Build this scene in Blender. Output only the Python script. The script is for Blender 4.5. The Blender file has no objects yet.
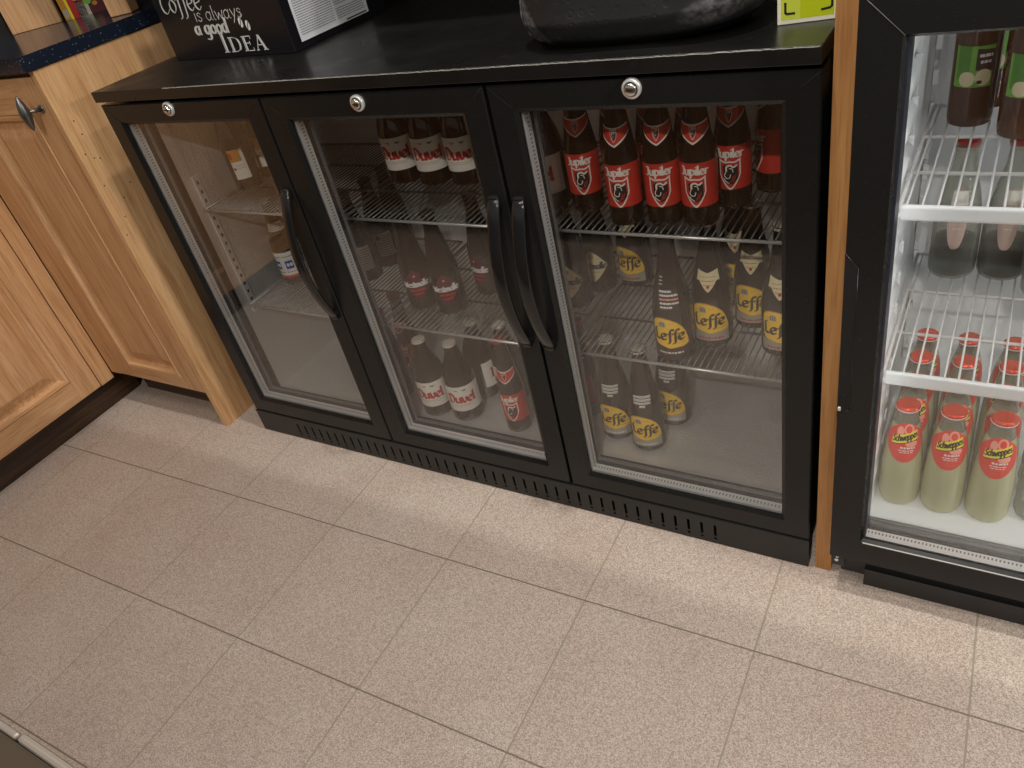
import bpy, bmesh, math, random
from mathutils import Vector, Matrix, noise
random.seed(7)
PI = math.pi
SC = bpy.context.scene
COL = SC.collection

# ------------------------------------------------------------------ camera
CAMX, CAMY, CAMZ = 1.53623, -0.92267, 1.14000
cam = bpy.data.cameras.new('camera')
cam.sensor_fit = 'HORIZONTAL'
cam.sensor_width = 36.0
cam.lens = 778.216 / 1024 * 36.0
cam.clip_start = 0.02
co = bpy.data.objects.new('camera', cam)
co.location = (CAMX, CAMY, CAMZ)
co.rotation_euler = (0.9334583, 0.2043776, 0.5106746)
COL.objects.link(co)
SC.camera = co

# ------------------------------------------------------------------ materials
def srgb(r, g, b):
    f = lambda c: (c / 255 / 12.92) if c / 255 <= .04045 else ((c / 255 + .055) / 1.055) ** 2.4
    return (f(r), f(g), f(b), 1)

class NT:
    def __init__(s, name):
        s.m = bpy.data.materials.new(name); s.m.use_nodes = True
        s.t = s.m.node_tree; s.t.nodes.clear()
        s.out = s.t.nodes.new('ShaderNodeOutputMaterial')
    def n(s, typ, **kw):
        x = s.t.nodes.new(typ)
        for k, v in kw.items():
            if k.startswith('i_'):
                x.inputs[k[2:].replace('_', ' ')].default_value = v
            else: setattr(x, k, v)
        return x
    def l(s, a, b): s.t.links.new(a, b)
    def bsdf(s, **kw):
        b = s.n('ShaderNodeBsdfPrincipled')
        for k, v in kw.items(): b.inputs[k].default_value = v
        s.l(b.outputs[0], s.out.inputs['Surface'])
        return b

def plain(name, col, rough=.5, metal=0., spec=.5, bump=0., bscale=200., coat=0.):
    t = NT(name)
    b = t.bsdf(**{'Base Color': col, 'Roughness': rough, 'Metallic': metal, 'Specular IOR Level': spec, 'Coat Weight': coat})
    tc = t.n('ShaderNodeTexCoord')
    nz = t.n('ShaderNodeTexNoise'); nz.inputs['Scale'].default_value = bscale; nz.inputs['Detail'].default_value = 3
    t.l(tc.outputs['Object'], nz.inputs['Vector'])
    if bump > 0:
        bp = t.n('ShaderNodeBump'); bp.inputs['Strength'].default_value = bump; bp.inputs['Distance'].default_value = .002
        t.l(nz.outputs['Fac'], bp.inputs['Height']); t.l(bp.outputs[0], b.inputs['Normal'])
    else:
        mr = t.n('ShaderNodeMapRange'); mr.inputs['To Min'].default_value = max(rough - .012, 0); mr.inputs['To Max'].default_value = min(rough + .012, 1)
        t.l(nz.outputs['Fac'], mr.inputs['Value']); t.l(mr.outputs[0], b.inputs['Roughness'])
    return t.m

def oak(name, axis='z', c1=(200, 155, 111), c2=(184, 138, 94), c3=(211, 169, 127), rough=.38):
    t = NT(name)
    b = t.bsdf(**{'Roughness': rough, 'Specular IOR Level': .45})
    tc = t.n('ShaderNodeTexCoord')
    mp = t.n('ShaderNodeMapping')
    sc = {'x': (1.2, 26, 26), 'y': (26, 1.2, 26), 'z': (26, 26, 1.2)}[axis]
    mp.inputs['Scale'].default_value = sc
    t.l(tc.outputs['Object'], mp.inputs['Vector'])
    nz = t.n('ShaderNodeTexNoise'); nz.inputs['Scale'].default_value = 2.4; nz.inputs['Detail'].default_value = 8; nz.inputs['Roughness'].default_value = .62; nz.inputs['Distortion'].default_value = .5
    t.l(mp.outputs[0], nz.inputs['Vector'])
    mp2 = t.n('ShaderNodeMapping'); mp2.inputs['Scale'].default_value = tuple(7 * v for v in sc)
    t.l(tc.outputs['Object'], mp2.inputs['Vector'])
    n2 = t.n('ShaderNodeTexNoise'); n2.inputs['Scale'].default_value = 1.6; n2.inputs['Detail'].default_value = 3
    t.l(mp2.outputs[0], n2.inputs['Vector'])
    r = t.n('ShaderNodeValToRGB')
    e = r.color_ramp.elements
    e[0].position = .32; e[0].color = srgb(*c2); e[1].position = .68; e[1].color = srgb(*c3)
    m = r.color_ramp.elements.new(.5); m.color = srgb(*c1)
    t.l(nz.outputs['Fac'], r.inputs['Fac'])
    r2 = t.n('ShaderNodeValToRGB'); e = r2.color_ramp.elements
    e[0].position = .36; e[0].color = (.55, .5, .45, 1); e[1].position = .5; e[1].color = (1, 1, 1, 1)
    t.l(n2.outputs['Fac'], r2.inputs['Fac'])
    mx = t.n('ShaderNodeMix', data_type='RGBA', blend_type='MULTIPLY'); mx.inputs['Factor'].default_value = .42
    t.l(r.outputs[0], mx.inputs['A']); t.l(r2.outputs[0], mx.inputs['B'])
    t.l(mx.outputs['Result'], b.inputs['Base Color'])
    bp = t.n('ShaderNodeBump'); bp.inputs['Strength'].default_value = .12; bp.inputs['Distance'].default_value = .001
    t.l(n2.outputs['Fac'], bp.inputs['Height']); t.l(bp.outputs[0], b.inputs['Normal'])
    return t.m

def pane_mat(name, f0=.046, tint=(1, 1, 1, 1)):
    t = NT(name)
    tr = t.n('ShaderNodeBsdfTransparent'); tr.inputs[0].default_value = tint
    gl = t.n('ShaderNodeBsdfGlossy'); gl.inputs['Roughness'].default_value = .004; gl.inputs['Color'].default_value = (1, 1, 1, 1)
    lw = t.n('ShaderNodeLayerWeight'); lw.inputs['Blend'].default_value = .5
    pw = t.n('ShaderNodeMath', operation='POWER'); pw.inputs[1].default_value = 5
    t.l(lw.outputs['Facing'], pw.inputs[0])
    ma = t.n('ShaderNodeMath', operation='MULTIPLY_ADD'); ma.inputs[1].default_value = 1 - f0; ma.inputs[2].default_value = f0
    t.l(pw.outputs[0], ma.inputs[0])
    mx = t.n('ShaderNodeMixShader')
    t.l(ma.outputs[0], mx.inputs[0]); t.l(tr.outputs[0], mx.inputs[1]); t.l(gl.outputs[0], mx.inputs[2])
    t.l(mx.outputs[0], t.out.inputs['Surface'])
    return t.m

def bottle_glass(name, tint, base, opac=.75, rough=.06):
    """tinted container glass over its drink: part clear tint, part body colour, with a glossy skin"""
    t = NT(name)
    pr = t.n('ShaderNodeBsdfPrincipled')
    pr.inputs['Base Color'].default_value = base; pr.inputs['Roughness'].default_value = rough; pr.inputs['Specular IOR Level'].default_value = .6
    tr = t.n('ShaderNodeBsdfTransparent'); tr.inputs[0].default_value = tint
    lw = t.n('ShaderNodeLayerWeight'); lw.inputs['Blend'].default_value = .4
    mr = t.n('ShaderNodeMapRange'); mr.inputs['To Min'].default_value = opac; mr.inputs['To Max'].default_value = 1.0
    t.l(lw.outputs['Facing'], mr.inputs['Value'])
    mx = t.n('ShaderNodeMixShader')
    t.l(mr.outputs[0], mx.inputs[0]); t.l(tr.outputs[0], mx.inputs[1]); t.l(pr.outputs[0], mx.inputs[2])
    t.l(mx.outputs[0], t.out.inputs['Surface'])
    return t.m

def floor_mat():
    t = NT('speckled_floor_tile')
    b = t.bsdf(**{'Roughness': .5, 'Specular IOR Level': .35})
    tc = t.n('ShaderNodeTexCoord')
    mp = t.n('ShaderNodeMapping', vector_type='TEXTURE')
    mp.inputs['Location'].default_value = (1.0133, -.1985, 0); mp.inputs['Rotation'].default_value = (0, 0, .0195)
    t.l(tc.outputs['Object'], mp.inputs['Vector'])
    ad = t.n('ShaderNodeVectorMath', operation='ADD'); ad.inputs[1].default_value = (.2985 * 20 + .0011, .2985 * 20 + .0011, 0)
    t.l(mp.outputs[0], ad.inputs[0])
    br = t.n('ShaderNodeTexBrick', offset=0.0, squash=1.0)
    br.inputs['Scale'].default_value = 1; br.inputs['Brick Width'].default_value = .2985; br.inputs['Row Height'].default_value = .2985
    br.inputs['Mortar Size'].default_value = .0014; br.inputs['Mortar Smooth'].default_value = .15; br.inputs['Bias'].default_value = 0
    br.inputs['Color1'].default_value = srgb(197, 185, 174); br.inputs['Color2'].default_value = srgb(192, 178, 168)
    br.inputs['Mortar'].default_value = srgb(152, 141, 124)
    t.l(ad.outputs[0], br.inputs['Vector'])
    bx = t.n('ShaderNodeTexBrick', offset=0.0, squash=1.0)      # joints running along the cooler are darker
    bx.inputs['Scale'].default_value = 1; bx.inputs['Brick Width'].default_value = 50; bx.inputs['Row Height'].default_value = .2985
    bx.inputs['Mortar Size'].default_value = .0017; bx.inputs['Mortar Smooth'].default_value = .15
    t.l(ad.outputs[0], bx.inputs['Vector'])
    mj = t.n('ShaderNodeMix', data_type='RGBA'); mj.inputs['B'].default_value = srgb(126, 112, 97)
    t.l(bx.outputs['Fac'], mj.inputs['Factor']); t.l(br.outputs['Color'], mj.inputs['A'])
    vz = t.n('ShaderNodeTexVoronoi'); vz.inputs['Scale'].default_value = 700
    t.l(tc.outputs['Object'], vz.inputs['Vector'])
    n1 = t.n('ShaderNodeSeparateColor'); t.l(vz.outputs['Color'], n1.inputs[0])
    r1 = t.n('ShaderNodeValToRGB'); e = r1.color_ramp.elements
    e[0].position = .05; e[0].color = (.47, .43, .41, 1); e[1].position = .95; e[1].color = (1.18, 1.16, 1.13, 1)
    t.l(n1.outputs[0], r1.inputs['Fac'])
    n2 = t.n('ShaderNodeTexNoise'); n2.inputs['Scale'].default_value = 5; n2.inputs['Detail'].default_value = 3
    t.l(tc.outputs['Object'], n2.inputs['Vector'])
    r2 = t.n('ShaderNodeValToRGB'); e = r2.color_ramp.elements
    e[0].position = .3; e[0].color = (.93, .88, .86, 1); e[1].position = .7; e[1].color = (1, 1, .99, 1)
    t.l(n2.outputs['Fac'], r2.inputs['Fac'])
    m1 = t.n('ShaderNodeMix', data_type='RGBA', blend_type='MULTIPLY'); m1.inputs['Factor'].default_value = .85
    t.l(br.outputs['Color'], m1.inputs['A']); t.l(r1.outputs[0], m1.inputs['B'])
    m2 = t.n('ShaderNodeMix', data_type='RGBA', blend_type='MULTIPLY'); m2.inputs['Factor'].default_value = 1
    t.l(m1.outputs['Result'], m2.inputs['A']); t.l(r2.outputs[0], m2.inputs['B'])
    # the joints stay unspeckled
    m3 = t.n('ShaderNodeMix', data_type='RGBA'); t.l(br.outputs['Fac'], m3.inputs['Factor'])
    t.l(m2.outputs['Result'], m3.inputs['A']); t.l(mj.outputs['Result'], m3.inputs['B'])
    t.l(m3.outputs['Result'], b.inputs['Base Color'])
    inv = t.n('ShaderNodeMath', operation='SUBTRACT'); inv.inputs[0].default_value = 1; t.l(br.outputs['Fac'], inv.inputs[1])
    bp = t.n('ShaderNodeBump'); bp.inputs['Strength'].default_value = .7; bp.inputs['Distance'].default_value = .002
    t.l(inv.outputs[0], bp.inputs['Height'])
    bp2 = t.n('ShaderNodeBump'); bp2.inputs['Strength'].default_value = .04; bp2.inputs['Distance'].default_value = .001
    t.l(n1.outputs[1], bp2.inputs['Height']); t.l(bp.outputs[0], bp2.inputs['Normal']); t.l(bp2.outputs[0], b.inputs['Normal'])
    return t.m

def slab_mat():
    t = NT('scratched_black_laminate')
    b = t.bsdf(**{'Base Color': (.012, .011, .010, 1), 'Roughness': .3, 'Specular IOR Level': .52})
    tc = t.n('ShaderNodeTexCoord')
    n = t.n('ShaderNodeTexNoise'); n.inputs['Scale'].default_value = 90; n.inputs['Detail'].default_value = 6; n.inputs['Roughness'].default_value = .75
    t.l(tc.outputs['Object'], n.inputs['Vector'])
    r = t.n('ShaderNodeValToRGB'); e = r.color_ramp.elements
    e[0].position = .60; e[0].color = (.007, .0065, .006, 1); e[1].position = .76; e[1].color = (.035, .033, .03, 1)
    t.l(n.outputs['Fac'], r.inputs['Fac']); t.l(r.outputs[0], b.inputs['Base Color'])
    n2 = t.n('ShaderNodeTexNoise'); n2.inputs['Scale'].default_value = 9; n2.inputs['Detail'].default_value = 5
    t.l(tc.outputs['Object'], n2.inputs['Vector'])
    mr = t.n('ShaderNodeMapRange'); mr.inputs['From Min'].default_value = .35; mr.inputs['From Max'].default_value = .7; mr.inputs['To Min'].default_value = .26; mr.inputs['To Max'].default_value = .42
    t.l(n2.outputs['Fac'], mr.inputs['Value']); t.l(mr.outputs[0], b.inputs['Roughness'])
    bp = t.n('ShaderNodeBump'); bp.inputs['Strength'].default_value = .12; bp.inputs['Distance'].default_value = .0006
    t.l(n.outputs['Fac'], bp.inputs['Height']); t.l(bp.outputs[0], b.inputs['Normal'])
    return t.m

def granite_mat():
    t = NT('polished_black_granite')
    b = t.bsdf(**{'Roughness': .2, 'Specular IOR Level': .22})
    tc = t.n('ShaderNodeTexCoord')
    v = t.n('ShaderNodeTexVoronoi'); v.inputs['Scale'].default_value = 130
    t.l(tc.outputs['Object'], v.inputs['Vector'])
    r = t.n('ShaderNodeValToRGB'); e = r.color_ramp.elements
    e[0].position = .1; e[0].color = (.13, .16, .24, 1); e[1].position = .2; e[1].color = (.010, .014, .024, 1)
    t.l(v.outputs['Distance'], r.inputs['Fac']); t.l(r.outputs[0], b.inputs['Base Color'])
    return t.m

def stucco_mat():
    t = NT('embossed_aluminium_liner')
    b = t.bsdf(**{'Base Color': (.76, .745, .70, 1), 'Metallic': .64, 'Roughness': .38})
    tc = t.n('ShaderNodeTexCoord')
    v = t.n('ShaderNodeTexVoronoi'); v.inputs['Scale'].default_value = 250
    t.l(tc.outputs['Object'], v.inputs['Vector'])
    bp = t.n('ShaderNodeBump'); bp.inputs['Strength'].default_value = .55; bp.inputs['Distance'].default_value = .0016
    t.l(v.outputs['Distance'], bp.inputs['Height']); t.l(bp.outputs[0], b.inputs['Normal'])
    return t.m

def leather_mat():
    t = NT('embossed_black_leather')
    b = t.bsdf(**{'Base Color': (.014, .014, .015, 1), 'Roughness': .42, 'Specular IOR Level': .55})
    tc = t.n('ShaderNodeTexCoord')
    mp = t.n('ShaderNodeMapping'); mp.inputs['Scale'].default_value = (1, 1, 1)
    t.l(tc.outputs['Object'], mp.inputs['Vector'])
    v = t.n('ShaderNodeTexVoronoi'); v.inputs['Scale'].default_value = 62; v.inputs['Randomness'].default_value = .2
    t.l(mp.outputs[0], v.inputs['Vector'])
    r = t.n('ShaderNodeValToRGB')
    e = r.color_ramp.elements
    e[0].position = .20; e[0].color = (1, 1, 1, 1); e[1].position = .48; e[1].color = (1, 1, 1, 1)
    for p_, c_ in ((.26, 0), (.33, 0), (.39, 1)):
        q_ = e.new(p_); q_.color = (c_, c_, c_, 1)
    t.l(v.outputs['Distance'], r.inputs['Fac'])
    n = t.n('ShaderNodeTexNoise'); n.inputs['Scale'].default_value = 420
    t.l(tc.outputs['Object'], n.inputs['Vector'])
    ad = t.n('ShaderNodeMath', operation='MULTIPLY_ADD'); ad.inputs[1].default_value = .6
    t.l(n.outputs['Fac'], ad.inputs[0]); t.l(r.outputs[0], ad.inputs[2])
    # rubbed grey end gusset on one side, a highlight painted grey on the other
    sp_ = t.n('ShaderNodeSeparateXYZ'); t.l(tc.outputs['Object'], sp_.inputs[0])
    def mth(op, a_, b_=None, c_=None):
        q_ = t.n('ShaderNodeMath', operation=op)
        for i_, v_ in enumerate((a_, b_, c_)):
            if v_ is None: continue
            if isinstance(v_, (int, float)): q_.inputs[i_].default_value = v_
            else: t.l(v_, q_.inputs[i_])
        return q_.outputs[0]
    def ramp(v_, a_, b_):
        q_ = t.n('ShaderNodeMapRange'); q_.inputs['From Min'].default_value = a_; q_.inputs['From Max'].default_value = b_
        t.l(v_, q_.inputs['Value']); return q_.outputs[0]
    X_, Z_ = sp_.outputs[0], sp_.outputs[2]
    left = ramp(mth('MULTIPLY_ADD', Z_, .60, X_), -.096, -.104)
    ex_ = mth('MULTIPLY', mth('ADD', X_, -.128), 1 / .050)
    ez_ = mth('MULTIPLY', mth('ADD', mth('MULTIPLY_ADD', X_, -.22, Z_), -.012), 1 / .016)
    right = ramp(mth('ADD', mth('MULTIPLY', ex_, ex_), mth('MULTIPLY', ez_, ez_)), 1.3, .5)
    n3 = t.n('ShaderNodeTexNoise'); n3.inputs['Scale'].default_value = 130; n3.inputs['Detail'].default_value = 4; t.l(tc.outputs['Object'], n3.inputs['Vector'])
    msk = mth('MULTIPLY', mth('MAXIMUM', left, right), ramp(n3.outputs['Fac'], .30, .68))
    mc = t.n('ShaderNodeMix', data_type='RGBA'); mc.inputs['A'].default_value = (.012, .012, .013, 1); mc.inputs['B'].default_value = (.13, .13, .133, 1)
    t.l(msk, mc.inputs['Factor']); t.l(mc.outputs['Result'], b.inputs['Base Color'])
    bp = t.n('ShaderNodeBump'); bp.inputs['Strength'].default_value = .25; bp.inputs['Distance'].default_value = .0010
    t.l(ad.outputs[0], bp.inputs['Height']); t.l(bp.outputs[0], b.inputs['Normal'])
    return t.m

M = {}
M['floor'] = floor_mat()
M['oak_z'] = oak('oak_upright_grain', 'z')
M['oak_x'] = oak('oak_level_grain', 'x')
M['oak_y'] = oak('oak_deep_grain', 'y')
M['oak_panel'] = oak('pale_oak_end_panel', 'z', (208, 163, 116), (188, 141, 94), (220, 178, 132), .42)
M['oak_strip'] = oak('orange_oak_board', 'z', (174, 122, 70), (146, 98, 54), (188, 138, 84), .5)
M['dark_wood'] = oak('dark_stained_wood', 'y', (52, 36, 24), (34, 23, 15), (84, 58, 36), .35)
M['dark_wood_x'] = oak('dark_stained_wood_level', 'x', (52, 36, 24), (34, 23, 15), (84, 58, 36), .35)
M['bar_wood'] = oak('mid_brown_bar_planks', 'z', (92, 66, 46), (72, 50, 33), (108, 80, 56), .55)
M['black'] = plain('black_plastic', (.0115, .0115, .0110, 1), .27, 0, .34)
M['black_matt'] = plain('matt_black_steel', (.013, .013, .013, 1), .42)
M['black_gloss'] = plain('gloss_black_handle', (.010, .010, .010, 1), .16, 0, .6)
M['void'] = plain('dark_recess', (.004, .004, .004, 1), .7)
M['slab'] = slab_mat()
M['granite'] = granite_mat()
M['pane'] = pane_mat('door_glass')
M['liner'] = stucco_mat()
M['alu'] = plain('brushed_aluminium', (.72, .71, .68, 1), .38, .45, .5, .12, 900)
M['alu_bright'] = plain('bright_aluminium', (.84, .84, .82, 1), .4, .3)
M['chrome'] = plain('chrome', (.82, .80, .75, 1), .16, 1.0)
M['wire'] = plain('grey_coated_wire', (.15, .145, .135, 1), .32, .8)
M['gasket'] = plain('grey_rubber_gasket', (.10, .10, .095, 1), .6)
M['rail'] = plain('bright_wire_rail', (.52, .51, .48, 1), .3, .45)
M['white'] = plain('white_plastic_liner', (.80, .82, .82, 1), .35)
M['white_wire'] = plain('white_coated_wire', (.66, .65, .63, 1), .35)
M['navy'] = plain('dark_blue_gasket', (.014, .020, .036, 1), .4)
M['dull_metal'] = plain('dark_pewter', (.17, .17, .17, 1), .35, .9)
M['ceiling'] = plain('off_white_ceiling', (.70, .66, .60, 1), .8)
M['wall'] = plain('dark_brown_wall', (.020, .013, .009, 1), .6)
M['wall_l'] = plain('beige_wall', (.42, .36, .29, 1), .8)
M['steel'] = plain('stainless_steel', (.62, .60, .56, 1), .28, 1.0, .5, .1, 500)
M['satin'] = plain('satin_nickel', (.80, .79, .75, 1), .34, .6)
M['worn'] = plain('bare_worn_laminate', (.30, .29, .26, 1), .5)
M['edge'] = plain('dull_bronze_edge', (.30, .26, .22, 1), .45, .6)
M['counter'] = plain('dark_brown_counter', (.045, .034, .024, 1), .15)
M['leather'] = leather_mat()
M['leather2'] = plain('grey_worn_leather', (.10, .10, .103, 1), .40, 0, .6, .7, 170)
M['carton_black'] = plain('black_printed_carton', (.0085, .0085, .0105, 1), .26, 0, .25)
M['ink_white'] = plain('white_print', (.80, .79, .76, 1), .5)
M['ink_black'] = plain('black_print', (.010, .008, .007, 1), .5)
M['ink_grey'] = plain('grey_print', (.16, .16, .165, 1), .6)
M['paper'] = plain('white_paper', (.66, .67, .70, 1), .55)
M['lime'] = plain('lime_green_print', srgb(190, 205, 20), .4)
M['lime2'] = plain('pale_lime_print', srgb(206, 218, 70), .4)
M['cream'] = plain('cream_card', srgb(238, 236, 214), .45)
M['red'] = plain('red_paper', srgb(200, 54, 40), .45)
M['red_ink'] = plain('red_print', srgb(190, 24, 30), .45)
M['label_white'] = plain('ivory_label_paper', srgb(238, 233, 220), .5)
M['label_grey'] = plain('silver_grey_label', srgb(176, 170, 156), .4, .2)
M['yellow'] = plain('yellow_label_paper', srgb(255, 208, 52), .42)
M['amber'] = plain('amber_label_edge', srgb(196, 136, 30), .45)
M['label_cream'] = plain('cream_label_paper', srgb(226, 214, 170), .5)
M['maroon'] = plain('maroon_label_paper', srgb(84, 16, 24), .6)
M['blue'] = plain('blue_print', srgb(46, 84, 170), .45)
M['coral'] = plain('coral_red_paper', srgb(226, 62, 48), .42)
M['coral_cap'] = plain('orange_red_cap', srgb(240, 78, 44), .16, .45)
M['banner'] = plain('bright_yellow_print', srgb(240, 226, 40), .42)
M['pink'] = plain('pink_print', srgb(240, 160, 140), .45)
M['pale_pink'] = plain('pale_pink_paper', srgb(196, 172, 160), .45)
M['green'] = plain('apple_green_paper', srgb(120, 178, 66), .42)
M['green_d'] = plain('deep_green_print', srgb(80, 140, 50), .42)
M['brown_ink'] = plain('brown_print', srgb(52, 34, 26), .45)
M['cap_pale'] = plain('pale_metal_cap', srgb(222, 214, 196), .3, .2)
M['cap_red'] = plain('red_metal_cap', srgb(180, 36, 34), .3, .3)
M['cap_dark'] = plain('dark_metal_cap', srgb(70, 60, 50), .3, .4)
M['amber_glass'] = plain('dark_amber_bottle_glass', (.015, .0085, .004, 1), .07, 0, .55)
M['brown_glass'] = bottle_glass('red_brown_bottle_glass', (.5, .22, .08, 1), (.075, .030, .013, 1), .85)
M['cloudy'] = bottle_glass('cloudy_lemonade_bottle', (.90, .90, .70, 1), srgb(202, 202, 160), .68, .08)
M['clear'] = bottle_glass('clear_bottle_glass', (.93, .94, .88, 1), (.36, .37, .33, 1), .16, .04)
M['dark_drink'] = plain('dark_drink', (.025, .026, .028, 1), .12)
M['amber_drink'] = plain('olive_drink', (.20, .16, .08, 1), .2)

# ------------------------------------------------------------------ mesh helpers
class MB:
    def __init__(s): s.bm = bmesh.new()
    def face(s, pts, mi=0, smooth=False):
        vs = [s.bm.verts.new(p) for p in pts]
        try:
            f = s.bm.faces.new(vs); f.material_index = mi; f.smooth = smooth
        except ValueError: pass
    def box(s, x0, x1, y0, y1, z0, z1, mi=0, bev=0., mat=None, seg=2):
        b = bmesh.new()
        bmesh.ops.create_cube(b, size=1.0)
        for v in b.verts:
            v.co = Vector(((x0 + x1) / 2 + v.co.x * (x1 - x0), (y0 + y1) / 2 + v.co.y * (y1 - y0), (z0 + z1) / 2 + v.co.z * (z1 - z0)))
        if bev > 0:
            bmesh.ops.bevel(b, geom=list(b.edges), offset=bev, segments=seg, profile=.5, affect='EDGES')
        s._merge(b, mi, mat)
        return s
    def _merge(s, b, mi, mat=None):
        mp = {}
        for v in b.verts:
            mp[v] = s.bm.verts.new(mat @ v.co if mat else v.co)
        for f in b.faces:
            try:
                g = s.bm.faces.new([mp[v] for v in f.verts]); g.material_index = mi; g.smooth = f.smooth
            except ValueError: pass
        b.free()
    def tube(s, pts, r, n=8, mi=0, closed=False, caps=True):
        pts = [Vector(p) for p in pts]; rings = []
        N = len(pts)
        for i, p in enumerate(pts):
            a = pts[(i - 1) % N] if (i > 0 or closed) else pts[i]
            c = pts[(i + 1) % N] if (i < N - 1 or closed) else pts[i]
            d = (c - a).normalized()
            u = d.orthogonal().normalized() if abs(d.z) > .9 else Vector((0, 0, 1)).cross(d).normalized()
            w = d.cross(u).normalized()
            rr = r[i] if isinstance(r, (list, tuple)) else r
            rings.append([s.bm.verts.new(p + rr * (math.cos(2 * PI * k / n) * u + math.sin(2 * PI * k / n) * w)) for k in range(n)])
        for i in range(N if closed else N - 1):
            A, B = rings[i], rings[(i + 1) % N]
            for k in range(n):
                f = s.bm.faces.new((A[k], A[(k + 1) % n], B[(k + 1) % n], B[k])); f.material_index = mi; f.smooth = True
        if caps and not closed:
            for R in (rings[0], rings[-1]):
                f = s.bm.faces.new(R); f.material_index = mi
        return s
    def lathe(s, prof, n=28, mi=0, mat=None, cap=True):
        b = bmesh.new(); rings = []
        for r, z in prof:
            if r < 1e-6: rings.append([b.verts.new((0, 0, z))])
            else: rings.append([b.verts.new((r * math.cos(2 * PI * k / n), r * math.sin(2 * PI * k / n), z)) for k in range(n)])
        for A, B in zip(rings, rings[1:]):
            for k in range(n):
                if len(A) == 1 and len(B) == 1: continue
                if len(A) == 1: f = b.faces.new((A[0], B[(k + 1) % n], B[k]))
                elif len(B) == 1: f = b.faces.new((A[k], A[(k + 1) % n], B[0]))
                else: f = b.faces.new((A[k], A[(k + 1) % n], B[(k + 1) % n], B[k]))
                f.smooth = True
        s._merge(b, mi, mat)
        return s
    def prism(s, outline, z0, z1, mi=0, mat=None):
        b = bmesh.new()
        lo = [b.verts.new((x, y, z0)) for x, y in outline]; hi = [b.verts.new((x, y, z1)) for x, y in outline]
        b.faces.new(lo[::-1]); b.faces.new(hi)
        for i in range(len(lo)):
            j = (i + 1) % len(lo); b.faces.new((lo[i], lo[j], hi[j], hi[i]))
        s._merge(b, mi, mat)
        return s
    def build(s, name, mats, parent=None, loc=None, recalc=True):
        if recalc: bmesh.ops.recalc_face_normals(s.bm, faces=list(s.bm.faces))
        me = bpy.data.meshes.new(name); s.bm.to_mesh(me); s.bm.free()
        for m in (mats if isinstance(mats, (list, tuple)) else [mats]):
            me.materials.append(M[m] if isinstance(m, str) else m)
        o = bpy.data.objects.new(name, me); COL.objects.link(o)
        if parent: o.parent = parent
        if loc: o.location = loc
        return o

def tag(o, label, cat, group=None, kind=None):
    o['label'] = label; o['category'] = cat
    if group: o['group'] = group
    if kind: o['kind'] = kind
    return o
def thing(name, label, cat, loc=(0, 0, 0), rz=0, group=None):
    o = bpy.data.objects.new(name, None); COL.objects.link(o)
    o.empty_display_size = .05; o.location = loc; o.rotation_euler = (0, 0, rz)
    return tag(o, label, cat, group)
def struct(o, label, cat):
    o['kind'] = 'structure'; o['label'] = label; o['category'] = cat
    return o
def dup(root, loc, rz, label, group=None):
    r = root.copy(); COL.objects.link(r); r.location = loc; r.rotation_euler = (0, 0, rz)
    r['label'] = label
    if group: r['group'] = group
    for ch in [c for c in bpy.data.objects if c.parent == root]:
        c = ch.copy(); COL.objects.link(c); c.parent = r
        for g in [k for k in bpy.data.objects if k.parent == ch]:
            d = g.copy(); COL.objects.link(d); d.parent = c
    return r

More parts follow.
